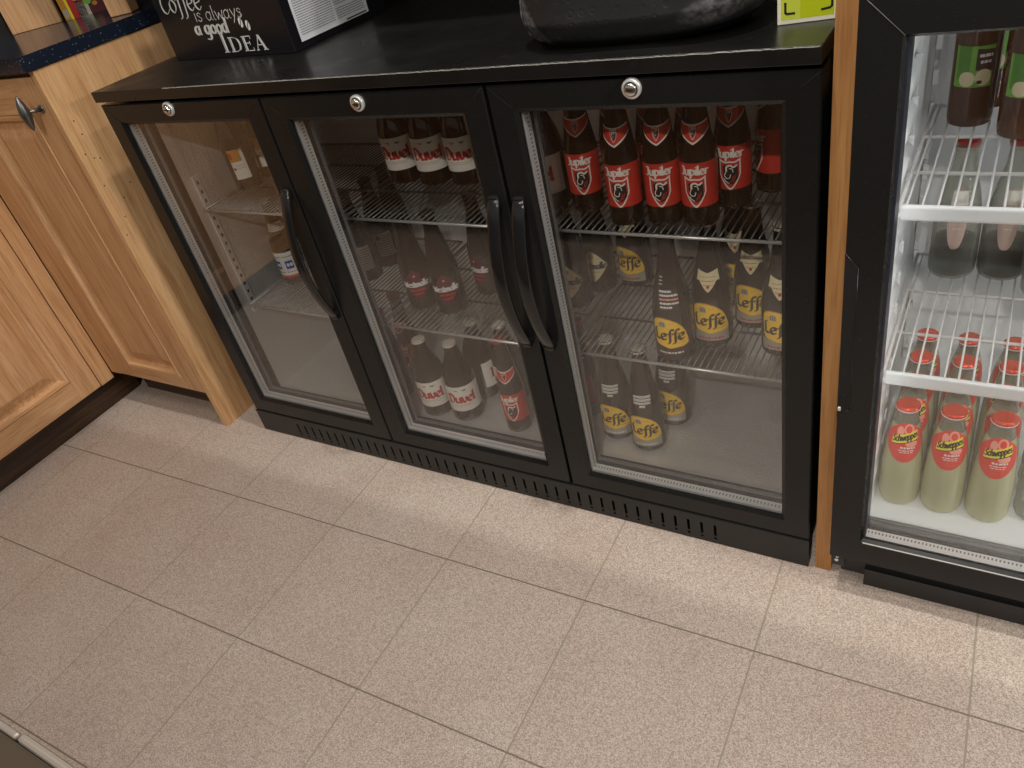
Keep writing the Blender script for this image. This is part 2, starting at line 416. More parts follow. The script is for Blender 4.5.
# ------------------------------------------------------------------ lettering: pen strokes laid on any surface
GL = {
 'a': (.86, [[(.62,.8),(.4,1),(.12,.75),(.1,.3),(.35,0),(.62,.35)], [(.65,1),(.65,.15),(.8,.02)]]),
 'b': (.82, [[(.12,1.6),(.12,0)], [(.12,.75),(.4,1),(.68,.7),(.68,.3),(.4,0),(.12,.25)]]),
 'c': (.72, [[(.6,.82),(.4,1),(.1,.7),(.1,.3),(.38,0),(.62,.18)]]),
 'd': (.88, [[(.62,.8),(.4,1),(.12,.75),(.1,.3),(.35,0),(.62,.35)], [(.65,1.6),(.65,.15),(.8,.02)]]),
 'e': (.76, [[(.12,.48),(.62,.62),(.56,.9),(.36,1),(.1,.7),(.1,.3),(.38,0),(.66,.22)]]),
 'f': (.56, [[(.68,1.5),(.5,1.62),(.32,1.3),(.3,.8),(.3,0)], [(.05,.95),(.6,.95)]]),
 'F': (.58, [[(.74,1.5),(.56,1.66),(.36,1.35),(.32,.4),(.28,-.35),(.06,-.5)], [(.04,.92),(.62,1.0)]]),
 'g': (.84, [[(.62,.8),(.4,1),(.12,.75),(.1,.3),(.35,0),(.62,.35)], [(.65,1),(.65,-.25),(.42,-.6),(.1,-.45)]]),
 'h': (.8, [[(.12,1.6),(.12,0)], [(.12,.7),(.4,1),(.62,.75),(.62,0)]]),
 'i': (.32, [[(.15,1),(.15,0)], [(.14,1.34),(.17,1.42)]]),
 'l': (.36, [[(.14,1.65),(.14,.15),(.3,.02)]]),
 'm': (1.2, [[(.12,1),(.12,0)], [(.12,.7),(.35,1),(.55,.8),(.55,0)], [(.55,.7),(.78,1),(1.0,.8),(1.0,0)]]),
 'n': (.8, [[(.12,1),(.12,0)], [(.12,.7),(.4,1),(.62,.75),(.62,0)]]),
 'o': (.8, [[(.38,1),(.1,.7),(.1,.3),(.38,0),(.66,.3),(.66,.7),(.38,1)]]),
 'p': (.82, [[(.12,1.05),(.12,-.55)], [(.12,.75),(.4,1),(.68,.7),(.68,.3),(.4,0),(.12,.25)]]),
 'r': (.58, [[(.12,1),(.12,0)], [(.12,.65),(.34,.98),(.54,.88)]]),
 's': (.64, [[(.55,.84),(.34,1),(.12,.8),(.32,.54),(.56,.28),(.34,0),(.08,.16)]]),
 't': (.56, [[(.25,1.4),(.25,.2),(.4,0),(.54,.1)], [(.04,1),(.5,1)]]),
 'u': (.84, [[(.1,1),(.1,.25),(.32,0),(.6,.35)], [(.64,1),(.64,.12),(.78,.02)]]),
 'v': (.76, [[(.08,1.05),(.14,.4),(.38,0),(.62,.4),(.62,1.0)]]),
 'w': (1.0, [[(.05,1),(.27,0),(.5,.8),(.72,0),(.95,1)]]),
 'y': (.72, [[(.08,1),(.36,.06)], [(.66,1),(.36,.06),(.12,-.55)]]),
 'D': (1.02, [[(.2,1.6),(.2,.05)], [(0,1.5),(.5,1.6),(.88,1.1),(.85,.45),(.5,0),(.05,.05)]]),
 'L': (.74, [[(.38,1.8),(.14,1.55),(.2,.9),(.2,.3),(.04,.1)], [(.04,.12),(.3,.18),(.5,-.02),(.72,.2)]]),
 'J': (.6, [[(.05,1.5),(.45,1.5),(.45,.25),(.22,-.05),(0,.12)]]),
 'W': (1.2, [[(.02,1.5),(.3,0),(.58,1.2),(.85,0),(1.12,1.5)]]),
 'S': (.86, [[(.72,1.25),(.45,1.5),(.14,1.2),(.42,.78),(.74,.35),(.42,0),(.08,.22)]]),
 'C': (.95, [[(.88,1.25),(.72,1.5),(.35,1.45),(.1,.85),(.15,.25),(.48,-.02),(.88,.3)]]),
 'B': (.8, [[(.12,1.5),(.12,0)], [(.12,1.5),(.55,1.4),(.55,.9),(.12,.8)], [(.12,.8),(.68,.65),(.65,.1),(.12,0)]]),
 'N': (1.0, [[(.1,0),(.1,1.5),(.75,0),(.75,1.5)]]),
 'P': (.8, [[(.12,1.5),(.12,0)], [(.12,1.5),(.62,1.4),(.62,.8),(.12,.7)]]),
}
SHARP = set('wWyNJLB')
def crom(pts, k=5):
    if len(pts) < 3: return pts
    P = [pts[0]] + list(pts) + [pts[-1]]; out = []
    for i in range(1, len(P) - 2):
        for j in range(k):
            t = j / k; o = []
            for c in (0, 1):
                a, b, d, e = P[i-1][c], P[i][c], P[i+1][c], P[i+2][c]
                o.append(.5 * (2*b + (d-a)*t + (2*a-5*b+4*d-e)*t*t + (-a+3*b-3*d+e)*t**3))
            out.append(tuple(o))
    out.append(pts[-1]); return out
def stroke(fn, mb, pts, nib=.25, ang=40., thin=.06, mi=0):
    """sweep a broad nib of given width and angle along pts (same units); fn maps (u,v) to a point on the surface"""
    a = math.radians(ang); nx, ny = math.cos(a) * nib / 2, math.sin(a) * nib / 2
    for (x0, y0), (x1, y1) in zip(pts, pts[1:]):
        dx, dy = x1 - x0, y1 - y0; L = math.hypot(dx, dy)
        if L < 1e-9: continue
        if nib > 0 and abs(dx * ny - dy * nx) > 1e-12:
            mb.face([fn(x0 - nx, y0 - ny), fn(x0 + nx, y0 + ny), fn(x1 + nx, y1 + ny), fn(x1 - nx, y1 - ny)], mi)
        tx, ty = -dy / L * thin / 2, dx / L * thin / 2
        ex, ey = dx / L * thin / 3, dy / L * thin / 3
        mb.face([fn(x0 - tx - ex, y0 - ty - ey), fn(x0 + tx - ex, y0 + ty - ey), fn(x1 + tx + ex, y1 + ty + ey), fn(x1 - tx + ex, y1 - ty + ey)], mi)
def write(mb, fn, text, u0, v0, size, width=None, nib=.26, ang=38., thin=.07, mi=0, slant=0., rise=0., center=False):
    """size is the x-height; width stretches the line to that width"""
    adv = sum(GL[c][0] if c != ' ' else .5 for c in text)
    sx = (width / adv) if width else size
    if center: u0 -= sx * adv / 2
    x = 0.
    for c in text:
        if c == ' ': x += .5; continue
        w, strokes = GL[c]
        for st in strokes:
            pts = st if c in SHARP else crom(st)
            P = [((x + px) * sx + py * size * slant + u0, py * size + v0 + rise * (x + px) * sx) for px, py in pts]
            stroke(fn, mb, P, nib * size, ang, thin * size, mi)
        x += w
def dashes(mb, fn, u0, u1, v, h, mi, seed=0, gap=.0012):
    """a line of print too small to read: short marks"""
    rd = random.Random(seed); u = u0
    while u < u1:
        w = rd.uniform(.0022, .006); e = min(u + w, u1)
        mb.face([fn(u, v), fn(e, v), fn(e, v + h), fn(u, v + h)], mi); u = e + gap
def colfill(mb, fn, top, bot, u0, u1, n, mi, rows=1):
    """fill between two curves v=bot(u) and v=top(u)"""
    for i in range(n):
        a = u0 + (u1 - u0) * i / n; b = u0 + (u1 - u0) * (i + 1) / n
        for k in range(rows):
            f0, f1 = k / rows, (k + 1) / rows
            A0 = bot(a) + (top(a) - bot(a)) * f0; A1 = bot(a) + (top(a) - bot(a)) * f1
            B0 = bot(b) + (top(b) - bot(b)) * f0; B1 = bot(b) + (top(b) - bot(b)) * f1
            mb.face([fn(a, A0), fn(b, B0), fn(b, B1), fn(a, A1)], mi, True)
def lerp_curve(pts):
    def f(x):
        if x <= pts[0][0]: return pts[0][1]
        for (x0, y0), (x1, y1) in zip(pts, pts[1:]):
            if x <= x1: return y0 + (y1 - y0) * (x - x0) / max(x1 - x0, 1e-9)
        return pts[-1][1]
    return f
def ellipse(mb, fn, cu, cv, a, b, mi, n=12):
    colfill(mb, fn, lambda u: cv + b * math.sqrt(max(0, 1 - ((u - cu) / a) ** 2)), lambda u: cv - b * math.sqrt(max(0, 1 - ((u - cu) / a) ** 2)), cu - a, cu + a, n, mi)
def wrapper(prof, R, eps):
    """arc length u and height v on a turned body; label middle faces -y"""
    pz = sorted(((z, r) for r, z in prof if r > 0), key=lambda t: t[0]); rad = lerp_curve(pz)
    def fn(u, v, _e=eps):
        r = rad(v) + _e; a = u / R
        return (r * math.sin(a), -r * math.cos(a), v)
    return fn

# ------------------------------------------------------------------ bottles
def cap(root, r, z, mat, h=.006):
    b = MB(); n = 42
    rings = []
    for rr, zz in ((r * 1.0, z), (r * 1.02, z + h * .5), (r * .9, z + h * .9), (r * .7, z + h), (0, z + h)):
        if rr == 0: rings.append([b.bm.verts.new((0, 0, zz))])
        else: rings.append([b.bm.verts.new(((rr * (1 + (.05 if k % 2 and zz < z + h * .6 else 0))) * math.cos(2*PI*k/n), (rr * (1 + (.05 if k % 2 and zz < z + h * .6 else 0))) * math.sin(2*PI*k/n), zz)) for k in range(n)])
    for A, B in zip(rings, rings[1:]):
        for k in range(n):
            f = b.bm.faces.new((A[k], A[(k+1) % n], B[(k+1) % n], B[k]) if len(B) > 1 else (A[k], A[(k+1) % n], B[0])); f.smooth = True
    return b.build('cap', mat, root)
def smooth_prof(p, k=4):
    """round off a bottle silhouette"""
    return crom(p, k)
def shield_top(u, w, v): return v + .12 * w * (abs(u) / w) ** 2 * 2 - .02 * w
def emblem(mb, fns, cu, cv, w, h, pale, dark, red):
    fn1, fn2, fnd, fn3 = fns
    """shield outline with a horned animal's head in profile"""
    def halfw_top(s): return lambda u: cv + h / 2 * s + .10 * h * s * (abs(u - cu) / (w / 2)) ** 2 - .04 * h * (1 - abs(abs(u - cu) / (w / 2) * 2 - 1))
    def bot(s): return lambda u: cv - h * .62 * s * (1 - (min(1, abs(u - cu) / (w / 2 * s))) ** 1.6) - .02 * h
    colfill(mb, fn1, halfw_top(1), bot(1), cu - w / 2, cu + w / 2, 14, pale)
    colfill(mb, fn2, halfw_top(.88), bot(.86), cu - w / 2 * .86, cu + w / 2 * .86, 12, red)
    colfill(mb, fnd, lambda u: cv + h * .36 - .1 * h * abs(u - cu) / w, lambda u: cv - h * .40 + .9 * h * max(0, abs(u - cu) / w - .12), cu - w * .30, cu + w * .36, 10, dark)
    S = lambda pts, t, m: stroke(fn3, mb, crom([(cu + a * w, cv + b * h) for a, b in pts]), 0, 0, t * w, m)
    S([(-.16, .12), (-.14, .28), (.02, .33), (.16, .27), (.30, .33)], .085, pale)
    S([(-.02, .22), (.10, .20), (.14, .08)], .04, pale)
    S([(-.18, .08), (-.24, -.06), (-.14, -.16), (-.02, -.14), (.03, -.02)], .04, pale)
    S([(-.26, -.18), (-.20, -.28), (-.05, -.36)], .04, pale)
    S([(.02, -.34), (.10, -.22), (.16, -.08)], .035, red)
    S([(.12, -.30), (.20, -.18), (.26, -.04)], .03, red)

def red_label_bottle():
    root = thing('beer_bottle', '', 'beer bottle', group='red label beer bottles')
    prof = smooth_prof([(0,.003),(.022,0),(.0265,.003),(.0270,.012),(.0270,.06),(.0270,.100),(.0258,.112),(.0232,.128),(.0196,.150),(.0158,.178),(.0138,.200),(.0135,.214),(.0150,.217),(.0150,.2225),(.013,.224),(0,.224)])
    MB().lathe(prof, 30).build('bottle_glass', 'amber_glass', root)
    cap(root, .0152, .2195, 'cap_red')
    f1, f2, f3, f4 = (wrapper(prof, .027, e) for e in (.0005, .0008, .0011, .0014))
    b = MB()
    colfill(b, f1, lambda u: .101, lambda u: .033, -.042, .042, 26, 0)
    write(b, f2, 'Jupiler', 0, .0835, .0084, width=.040, nib=.40, ang=15, thin=.20, mi=1, center=True)
    emblem(b, [wrapper(prof, .027, e) for e in (.0007, .0010, .0013, .0016)], 0, .0580, .0315, .040, 1, 2, 0)
    b.build('front_label', ['red', 'label_white', 'ink_black'], root)
    b = MB()
    top = lambda u: .159 - .004 * math.cos(u / .02)
    bot = lambda u: .127 + .015 * (abs(u) / .027) ** 1.1
    colfill(b, f1, top, bot, -.034, .034, 24, 1, 3)
    colfill(b, f2, lambda u: top(u) - .002, lambda u: bot(u) + .0028, -.034, .034, 24, 0, 3)
    emblem(b, [wrapper(prof, .027, e) for e in (.0010, .0013, .0016, .0019)], 0, .1445, .0125, .016, 1, 2, 0)
    b.build('neck_label', ['red', 'label_white', 'ink_black'], root)
    return root

def white_label_bottle():
    root = thing('beer_bottle', '', 'beer bottle', group='white label beer bottles')
    prof = smooth_prof([(0,.003),(.028,0),(.0342,.003),(.035,.012),(.035,.06),(.0348,.098),(.0335,.110),(.0290,.128),(.0215,.147),(.0160,.163),(.0138,.176),(.0138,.180),(.0152,.182),(.0152,.187),(.013,.189),(0,.189)])
    MB().lathe(prof, 30).build('bottle_glass', 'amber_glass', root)
    cap(root, .0152, .184, 'cap_pale')
    f1, f2 = wrapper(prof, .035, .0005), wrapper(prof, .035, .0009)
    b = MB()
    colfill(b, f1, lambda u: .095, lambda u: .030, -.050, .050, 26, 0)
    write(b, f2, 'Duvel', 0, .0535, .0145, width=.062, nib=.44, ang=32, thin=.14, mi=1, center=True)
    dashes(b, f2, -.020, -.006, .086, .0012, 2, 3); dashes(b, f2, .004, .016, .086, .0012, 3, 4)
    ellipse(b, f2, -.008, .0855, .004, .0022, 2, 8); ellipse(b, f2, .010, .0850, .004, .0018, 3, 8)
    dashes(b, f2, -.024, .024, .0470, .0009, 4, 5); dashes(b, f2, -.018, .020, .0435, .0009, 4, 6)
    b.build('front_label', ['label_white', 'red_ink', 'label_grey', 'green_d', 'amber'], root)
    return root

def leaf_label_bottle(kind):
    root = thing('beer_bottle', '', 'beer bottle', group='yellow label beer bottles')
    prof = smooth_prof([(0,.003),(.027,0),(.0330,.003),(.0335,.012),(.0335,.05),(.0335,.086),(.0325,.098),(.0290,.120),(.0232,.146),(.0170,.176),(.0140,.198),(.0136,.214),(.0150,.217),(.0150,.223),(.013,.225),(0,.225)])
    MB().lathe(prof, 30).build('bottle_glass', 'amber_glass', root)
    cap(root, .0152, .2195, 'cap_pale' if kind != 'text' else 'cap_dark')
    fs = [wrapper(prof, .0335, e) for e in (.0005, .0008, .0011, .0014)]
    b = MB()
    KU, KV = 1.32, 1.14
    Z = lambda q: [(u * KU, .0275 + (v - .0325) * KV) for u, v in q]
    g0 = list(fs); fs = [(lambda u, v, f=f: f(u * KU, .0275 + (v - .0325) * KV)) for f in g0]
    T = [(-.0225,.070),(-.021,.079),(-.016,.084),(-.010,.086),(-.003,.0855),(.004,.083),(.011,.078),(.017,.070),(.021,.061),(.024,.050),(.0255,.042)]
    B = [(-.0225,.058),(-.021,.044),(-.018,.038),(-.008,.035),(.0,.0325),(.008,.034),(.018,.035),(.0255,.0385)]
    top, bot = lerp_curve(crom(T)), lerp_curve(crom(B))
    colfill(b, fs[0], top, bot, -.0225, .0255, 28, 1)
    colfill(b, fs[1], lambda u: top(u) - .0013, lambda u: min(bot(u) + .0013, top(u) - .0013), -.0213, .0240, 26, 0)
    write(b, fs[2], 'LeFFe', -.0200, .0480, .0115, width=.0395, nib=.40, ang=42, thin=.16, mi=2)
    # small domed window emblem over the name
    colfill(b, fs[2], lambda u: .0755 + .0045 * math.sqrt(max(0, 1 - ((u + .008) / .0045) ** 2)), lambda u: .0705, -.0125, -.0035, 10, 3)
    for k in (-.0105, -.008, -.0055): stroke(fs[3], b, [(k, .071), (k, .0775)], 0, 0, .0006, 2)
    dashes(b, fs[2], -.019, -.0135, .073, .0008, 1, 2); dashes(b, fs[2], .000, .006, .0765, .0008, 1, 3); dashes(b, fs[2], .006, .020, .0425, .0008, 1, 4)
    b.build('front_label', ['yellow', 'amber', 'brown_ink', 'label_grey'], root)
    fs = g0
    b = MB()
    colfill(b, wrapper(prof, .0335, .0003), lambda u: .0330, lambda u: .0125 + .0015 * math.cos(u / .012), -.032, .033, 20, 0)
    dashes(b, fs[1], -.020, .022, .0175, .0034, 1, 9, .0016)
    if kind == 'text':
        b.build('base_label', ['brown_ink', 'label_white'], root)
    else:
        b.build('base_label', ['label_grey', 'ink_white' if kind == 'rows' else 'red_ink'], root)
    b = MB()
    if kind == 'text':          # printed lines on a dark collar, white and copper
        colfill(b, fs[0], lambda u: .139, lambda u: .102, -.017, .022, 16, 0, 3)
        for i in range(5):
            v = .1335 - i * .0068
            dashes(b, fs[1], -.016 + .001 * i, .022 - (.012 if i in (0, 4) else .0), v, .0034, 1 if i != 2 else 2, 20 + i, .0008)
        for i in range(3): dashes(b, fs[1], -.018, -.009, .158 - i * .006, .0022, 1, 30 + i)
        b.build('neck_label', ['brown_ink', 'ink_white', 'pink'], root)
    elif kind == 'rows':        # pale printed rows straight on the glass
        for i in range(4):
            v = .128 - i * .0066; s = .021 - .0014 * i - (.011 if i == 3 else 0)
            colfill(b, fs[0], lambda u: v + .0046, lambda u: v, -s, s, 12, 0); dashes(b, fs[1], -s + .001, s - .001, v + .0014, .0014, 1, 40 + i)
        b.build('neck_label', ['label_white', 'ink_grey'], root)
    else:                       # cream pointed collar
        bt = lambda u: .108 + .020 * min(1, abs(u) / .017) ** 1.2
        colfill(b, fs[0], lambda u: .141 + .005 * abs(u) / .02, bt, -.024, .024, 22, 0, 3)
        for i in range(3): dashes(b, fs[1], -.015 + i * .003, .016 - i * .003, .134 - i * .007, .0013, 1 + i % 2, 50 + i)
        ellipse(b, fs[1], 0, .118, .003, .003, 2, 8)
        b.build('neck_label', ['label_cream', 'amber', 'red_ink'], root)
    return root

def diamond_label_bottle(kind):
    root = thing('beer_bottle', '', 'beer bottle', group='diamond label beer bottles')
    prof = smooth_prof([(0,.003),(.026,0),(.0312,.003),(.032,.012),(.032,.06),(.0318,.092),(.0300,.108),(.0255,.126),(.0240,.136),(.0215,.150),(.0160,.176),(.0140,.194),(.0136,.208),(.0150,.211),(.0150,.217),(.013,.219),(0,.219)])
    MB().lathe(prof, 30).build('bottle_glass', 'amber_glass', root)
    cap(root, .0152, .2135, 'cap_dark')
    fs = [wrapper(prof, .032, e) for e in (.0005, .0008, .0011)]
    b = MB()
    top = lambda u: .096 - .034 * (abs(u) / .030) ** 1.25
    bot = lambda u: .026 + .034 * (abs(u) / .030) ** 1.15
    colfill(b, fs[0], top, bot, -.029, .029, 24, 0, 2)
    write(b, fs[2], 'Westmalle', 0, .0560, .0088, width=.054, nib=.34, ang=10, thin=.18, mi=1, center=True)
    if kind == 'maroon':
        ellipse(b, fs[1], 0, .081, .0030, .0030, 2, 10); ellipse(b, fs[2], 0, .081, .0014, .0014, 1, 8)
        colfill(b, fs[1], lambda u: .050, lambda u: .046, -.016, .016, 10, 2); colfill(b, fs[1], lambda u: .041, lambda u: .0375, -.010, .010, 10, 2)
        b.build('front_label', ['maroon', 'ink_white', 'red_ink'], root)
    else:
        dashes(b, fs[1], -.012, .012, .048, .002, 2, 4); ellipse(b, fs[1], 0, .083, .005, .005, 2, 10)
        b.build('front_label', ['label_cream', 'brown_ink', 'amber'], root)
    return root

def striped_label_bottle():
    root = thing('beer_bottle', '', 'beer bottle', group='striped back label bottles')
    prof = smooth_prof([(0,.003),(.026,0),(.0312,.003),(.032,.012),(.032,.06),(.032,.095),(.0300,.112),(.0250,.136),(.0190,.160),(.0145,.182),(.0136,.200),(.0150,.203),(.0150,.209),(.013,.211),(0,.211)])
    MB().lathe(prof, 30).build('bottle_glass', 'amber_glass', root)
    cap(root, .0152, .2055, 'cap_dark')
    f1, f2 = wrapper(prof, .032, .0005), wrapper(prof, .032, .0009)
    b = MB()
    colfill(b, f1, lambda u: .088, lambda u: .030, -.020, .020, 18, 0)
    for i in range(9):
        v = .034 + i * .0058
        colfill(b, f2, lambda u: v + .0011, lambda u: v, -.004 if i > 5 else -.017, .018, 12, 1 if i % 3 else 2)
    ellipse(b, f2, -.011, .077, .005, .006, 3, 8)
    b.build('back_label', ['label_white', 'maroon', 'brown_ink', 'label_grey'], root)
    return root

def pale_label_bottle(kind='full'):
    root = thing('beer_bottle', '', 'beer bottle', group='white and red label bottles')
    prof = smooth_prof([(0,.003),(.026,0),(.0312,.003),(.032,.012),(.032,.06),(.032,.095),(.0300,.112),(.0250,.136),(.0190,.160),(.0145,.182),(.0136,.198),(.0150,.201),(.0150,.207),(.013,.209),(0,.209)])
    MB().lathe(prof, 30).build('bottle_glass', 'amber_glass', root)
    cap(root, .0152, .2035, 'cap_pale')
    f1, f2 = wrapper(prof, .032, .0005), wrapper(prof, .032, .0009)
    if kind == 'narrow':
        b = MB()
        colfill(b, f1, lambda u: .092, lambda u: .026, -.017, .017, 16, 0)
        colfill(b, f2, lambda u: .092, lambda u: .066, -.017, .010, 12, 2)
        colfill(b, f2, lambda u: .086, lambda u: .072, -.017, -.009, 6, 1)
        ellipse(b, f2, -.012, .050, .0035, .003, 1, 8)
        dashes(b, f2, -.006, .014, .056, .0016, 3, 61); dashes(b, f2, -.006, .014, .050, .0016, 3, 62)
        b.build('front_label', ['label_white', 'red_ink', 'amber', 'label_grey'], root)
        return root
    b = MB()
    colfill(b, f1, lambda u: .086, lambda u: .020, -.040, .040, 24, 0)
    colfill(b, f2, lambda u: .027, lambda u: .020, -.040, .040, 24, 1)
    for c in (-.030, 0, .030):
        colfill(b, f2, lambda u: .064, lambda u: .044, c - .010, c + .008, 8, 2)
        f3 = wrapper(prof, .032, .0012)
        ellipse(b, f3, c - .004, .054, .0035, .005, 0, 8); ellipse(b, f3, c + .0035, .054, .0035, .005, 0, 8)
        dashes(b, f2, c - .012, c + .012, .074, .0022, 3, int(c * 1000) + 60); dashes(b, f2, c - .012, c + .012, .034, .0018, 3, int(c * 1000) + 90)
    b.build('front_label', ['label_white', 'red_ink', 'blue', 'ink_grey'], root)
    b = MB()
    colfill(b, f1, lambda u: .158, lambda u: .138, -.028, .028, 20, 0, 2)
    for i in range(3): dashes(b, f2, -.022, .022, .142 + i * .005, .0016, 1, 70 + i)
    b.build('neck_label', ['label_grey', 'ink_grey'], root)
    return root

def lemonade_bottle():
    root = thing('soda_bottle', '', 'soda bottle', group='lemonade bottles on the fridge floor')
    prof = smooth_prof([(0,.004),(.022,0),(.0280,.003),(.0300,.012),(.0304,.028),(.0301,.05),(.0290,.078),(.0268,.105),(.0250,.123),(.0226,.140),(.0196,.154),(.0170,.164),(.0154,.172),(.0150,.180),(.0158,.182),(.0158,.188),(.013,.191),(0,.191)])
    lo = [q for q in prof if q[1] <= .1605]; hi = [lo[-1]] + [q for q in prof if q[1] > .1605]
    m_ = MB(); m_.lathe(lo, 32, 0); m_.lathe(hi, 32, 1)
    bmesh.ops.remove_doubles(m_.bm, verts=list(m_.bm.verts), dist=1e-5)
    m_.build('bottle_glass', ['cloudy', 'clear'], root)
    cap(root, .0162, .1865, 'coral_cap', .0065)
    # white rim round the cap's lower edge
    b = MB(); b.tube([(.0168 * math.cos(2*PI*k/40), .0168 * math.sin(2*PI*k/40), .1865) for k in range(40)], .0008, 6, closed=True)
    b.build('cap_rim', 'ink_white', root)
    fs = [wrapper(prof, .0245, e) for e in (.0005, .0008, .0011, .0014)]
    b = MB()
    bot = lambda u: .095 + .040 * (abs(u) / .034) ** 2
    top = lambda u: .166 - .024 * (abs(u) / .034) ** 2
    colfill(b, fs[0], top, bot, -.034, .034, 30, 0, 5)
    ellipse(b, fs[1], .005, .156, .009, .009, 1, 12); ellipse(b, fs[2], .005, .156, .0055, .006, 2, 10)
    ellipse(b, fs[1], -.009, .152, .006, .008, 1, 10)
    ellipse(b, fs[1], .009, .131, .009, .006, 1, 10)
    bn = lambda u: .133 + .30 * u
    colfill(b, fs[2], lambda u: bn(u) + .0155, bn, -.0195, .0195, 20, 3)
    colfill(b, fs[3], lambda u: bn(u) + .0006, lambda u: bn(u) - .0008, -.0195, .0195, 16, 4)
    write(b, fs[3], 'Schweppes', -.0185, .1322, .0072, width=.0370, nib=.32, ang=20, thin=.20, mi=4, rise=.30)
    dashes(b, fs[1], -.006, .014, .1215, .0030, 5, 7); dashes(b, fs[1], -.008, .013, .1170, .0016, 5, 8); dashes(b, fs[1], -.006, .011, .1135, .0014, 5, 9)
    b.build('front_label', ['coral', 'pink', 'coral', 'banner', 'ink_black', 'ink_white'], root)
    # second band of the same label on the back of the shoulder
    b = MB(); g1 = lambda u, v: (lambda p: (-p[0], -p[1], p[2]))(fs[0](u, v))
    colfill(b, g1, lambda u: .168, lambda u: .128 + .01 * (abs(u) / .016) ** 2, -.016, .016, 14, 0, 3)
    b.build('back_label', 'coral', root)
    return root

def juice_bottle():
    root = thing('juice_bottle', '', 'juice bottle', group='green label juice bottles')
    prof = smooth_prof([(0,.004),(.024,0),(0.0276,.004),(0.0287,.014),(0.0287,.05),(0.0287,.11),(0.0281,.128),(0.0253,.150),(0.0198,.172),(0.0152,.192),(0.0138,.21),(0.0152,.213),(0.0152,.225),(0,.226)])
    MB().lathe(prof, 32).build('bottle_glass', 'brown_glass', root)
    cap(root, .017, .216, 'cap_pale', .011)
    fs = [wrapper(prof, .0287, e) for e in (.0005, .0008, .0011, .0014)]
    b = MB()
    colfill(b, fs[0], lambda u: .110, lambda u: .056, -.0245, .0245, 24, 0)
    colfill(b, fs[1], lambda u: .110, lambda u: .066, -.020, -.004, 10, 1)
    colfill(b, fs[1], lambda u: .107 - .1 * u, lambda u: .079 - .1 * u, .003, .026, 14, 2)
    dashes(b, fs[2], .006, .022, .0955, .0040, 3, 2, .0008); dashes(b, fs[2], .008, .021, .0875, .0036, 3, 3, .0008)
    ellipse(b, fs[2], -.006, .067, .010, .010, 4, 12); ellipse(b, fs[2], .013, .069, .010, .011, 4, 12); ellipse(b, fs[3], .009, .063, .0035, .0025, 2, 8)
    b.build('front_label', ['green', 'green_d', 'brown_ink', 'ink_white', 'label_cream'], root)
    return root

def tongue_label_bottle():
    root = thing('soft_drink_bottle', '', 'soft drink bottle', group='clear bottles on the lower fridge shelf')
    prof = smooth_prof([(0,.004),(.026,0),(.0325,.004),(.034,.014),(.034,.04),(.0335,.075),(.0320,.100),(.0275,.130),(.0215,.158),(.0165,.182),(.0150,.205),(.0162,.208),(.0162,.218),(0,.219)])
    MB().lathe(prof, 30).build('bottle_glass', 'clear', root)
    inner = [(max(r - .002, 0), max(z, .005)) for r, z in prof if z < .058] + [(.0313, .058), (0, .058)]
    MB().lathe(inner, 30).build('dark_drink', 'dark_drink', root)
    cap(root, .0164, .212, 'cap_red', .008)
    fs = [wrapper(prof, .028, e) for e in (.0006, .0010)]
    b = MB()
    bot = lambda u: .056 + .05 * (abs(u) / .0125) ** 3
    colfill(b, fs[0], lambda u: .150, bot, -.0115, .0115, 14, 0, 5)
    colfill(b, fs[1], lambda u: .1485, lambda u: .128, -.0115, .0115, 14, 1, 2)
    dashes(b, fs[1], -.006, .006, .110, .0014, 1, 5); dashes(b, fs[1], -.004, .005, .09, .0012, 1, 6)
    b.build('neck_label', ['pale_pink', 'label_white'], root)
    return root

def plain_clear_bottle():
    root = thing('water_bottle', '', 'glass bottle', group='plain clear bottles')
    prof = smooth_prof([(0,.004),(.024,0),(.0295,.004),(.031,.014),(.0300,.03),(.031,.05),(.0300,.07),(.031,.09),(.0285,.115),(.0215,.145),(.0155,.168),(.0148,.186),(.016,.188),(.016,.196),(0,.197)])
    MB().lathe(prof, 30).build('bottle_glass', 'clear', root)
    cap(root, .0162, .191, 'cap_pale', .007)
    return root

# ------------------------------------------------------------------ setting
b = MB(); b.box(-1.4, 3.2, -3.2, 1.0, -.05, 0)
struct(b.build('floor', 'floor'), 'speckled beige square floor tiles with thin joints', 'floor')
b = MB(); b.box(-1.4, 3.2, -3.2, 1.0, 2.6, 2.65)
struct(b.build('ceiling', 'ceiling'), 'plain off-white ceiling over the bar', 'ceiling')
b = MB(); b.box(-1.3, 3.2, .60, .66, 0, 1.262)
struct(b.build('wall_back', 'wall'), 'dark brown half wall behind the black cooler', 'wall')
b = MB(); b.box(-1.36, -1.28, -3.2, 1.0, 0, 2.6)
struct(b.build('wall_left', 'wall_l'), 'beige side wall behind the oak cabinets', 'wall')
# raised bar top that overhangs the cooler (its edge shades the back of the slab)
b = MB(); b.box(-1.25, 3.2, .19, .95, 1.262, 1.30, 0, .004)
struct(b.build('trim_1', 'dark_wood_x'), 'dark wooden raised bar top overhanging the back of the black cooler', 'bar top')

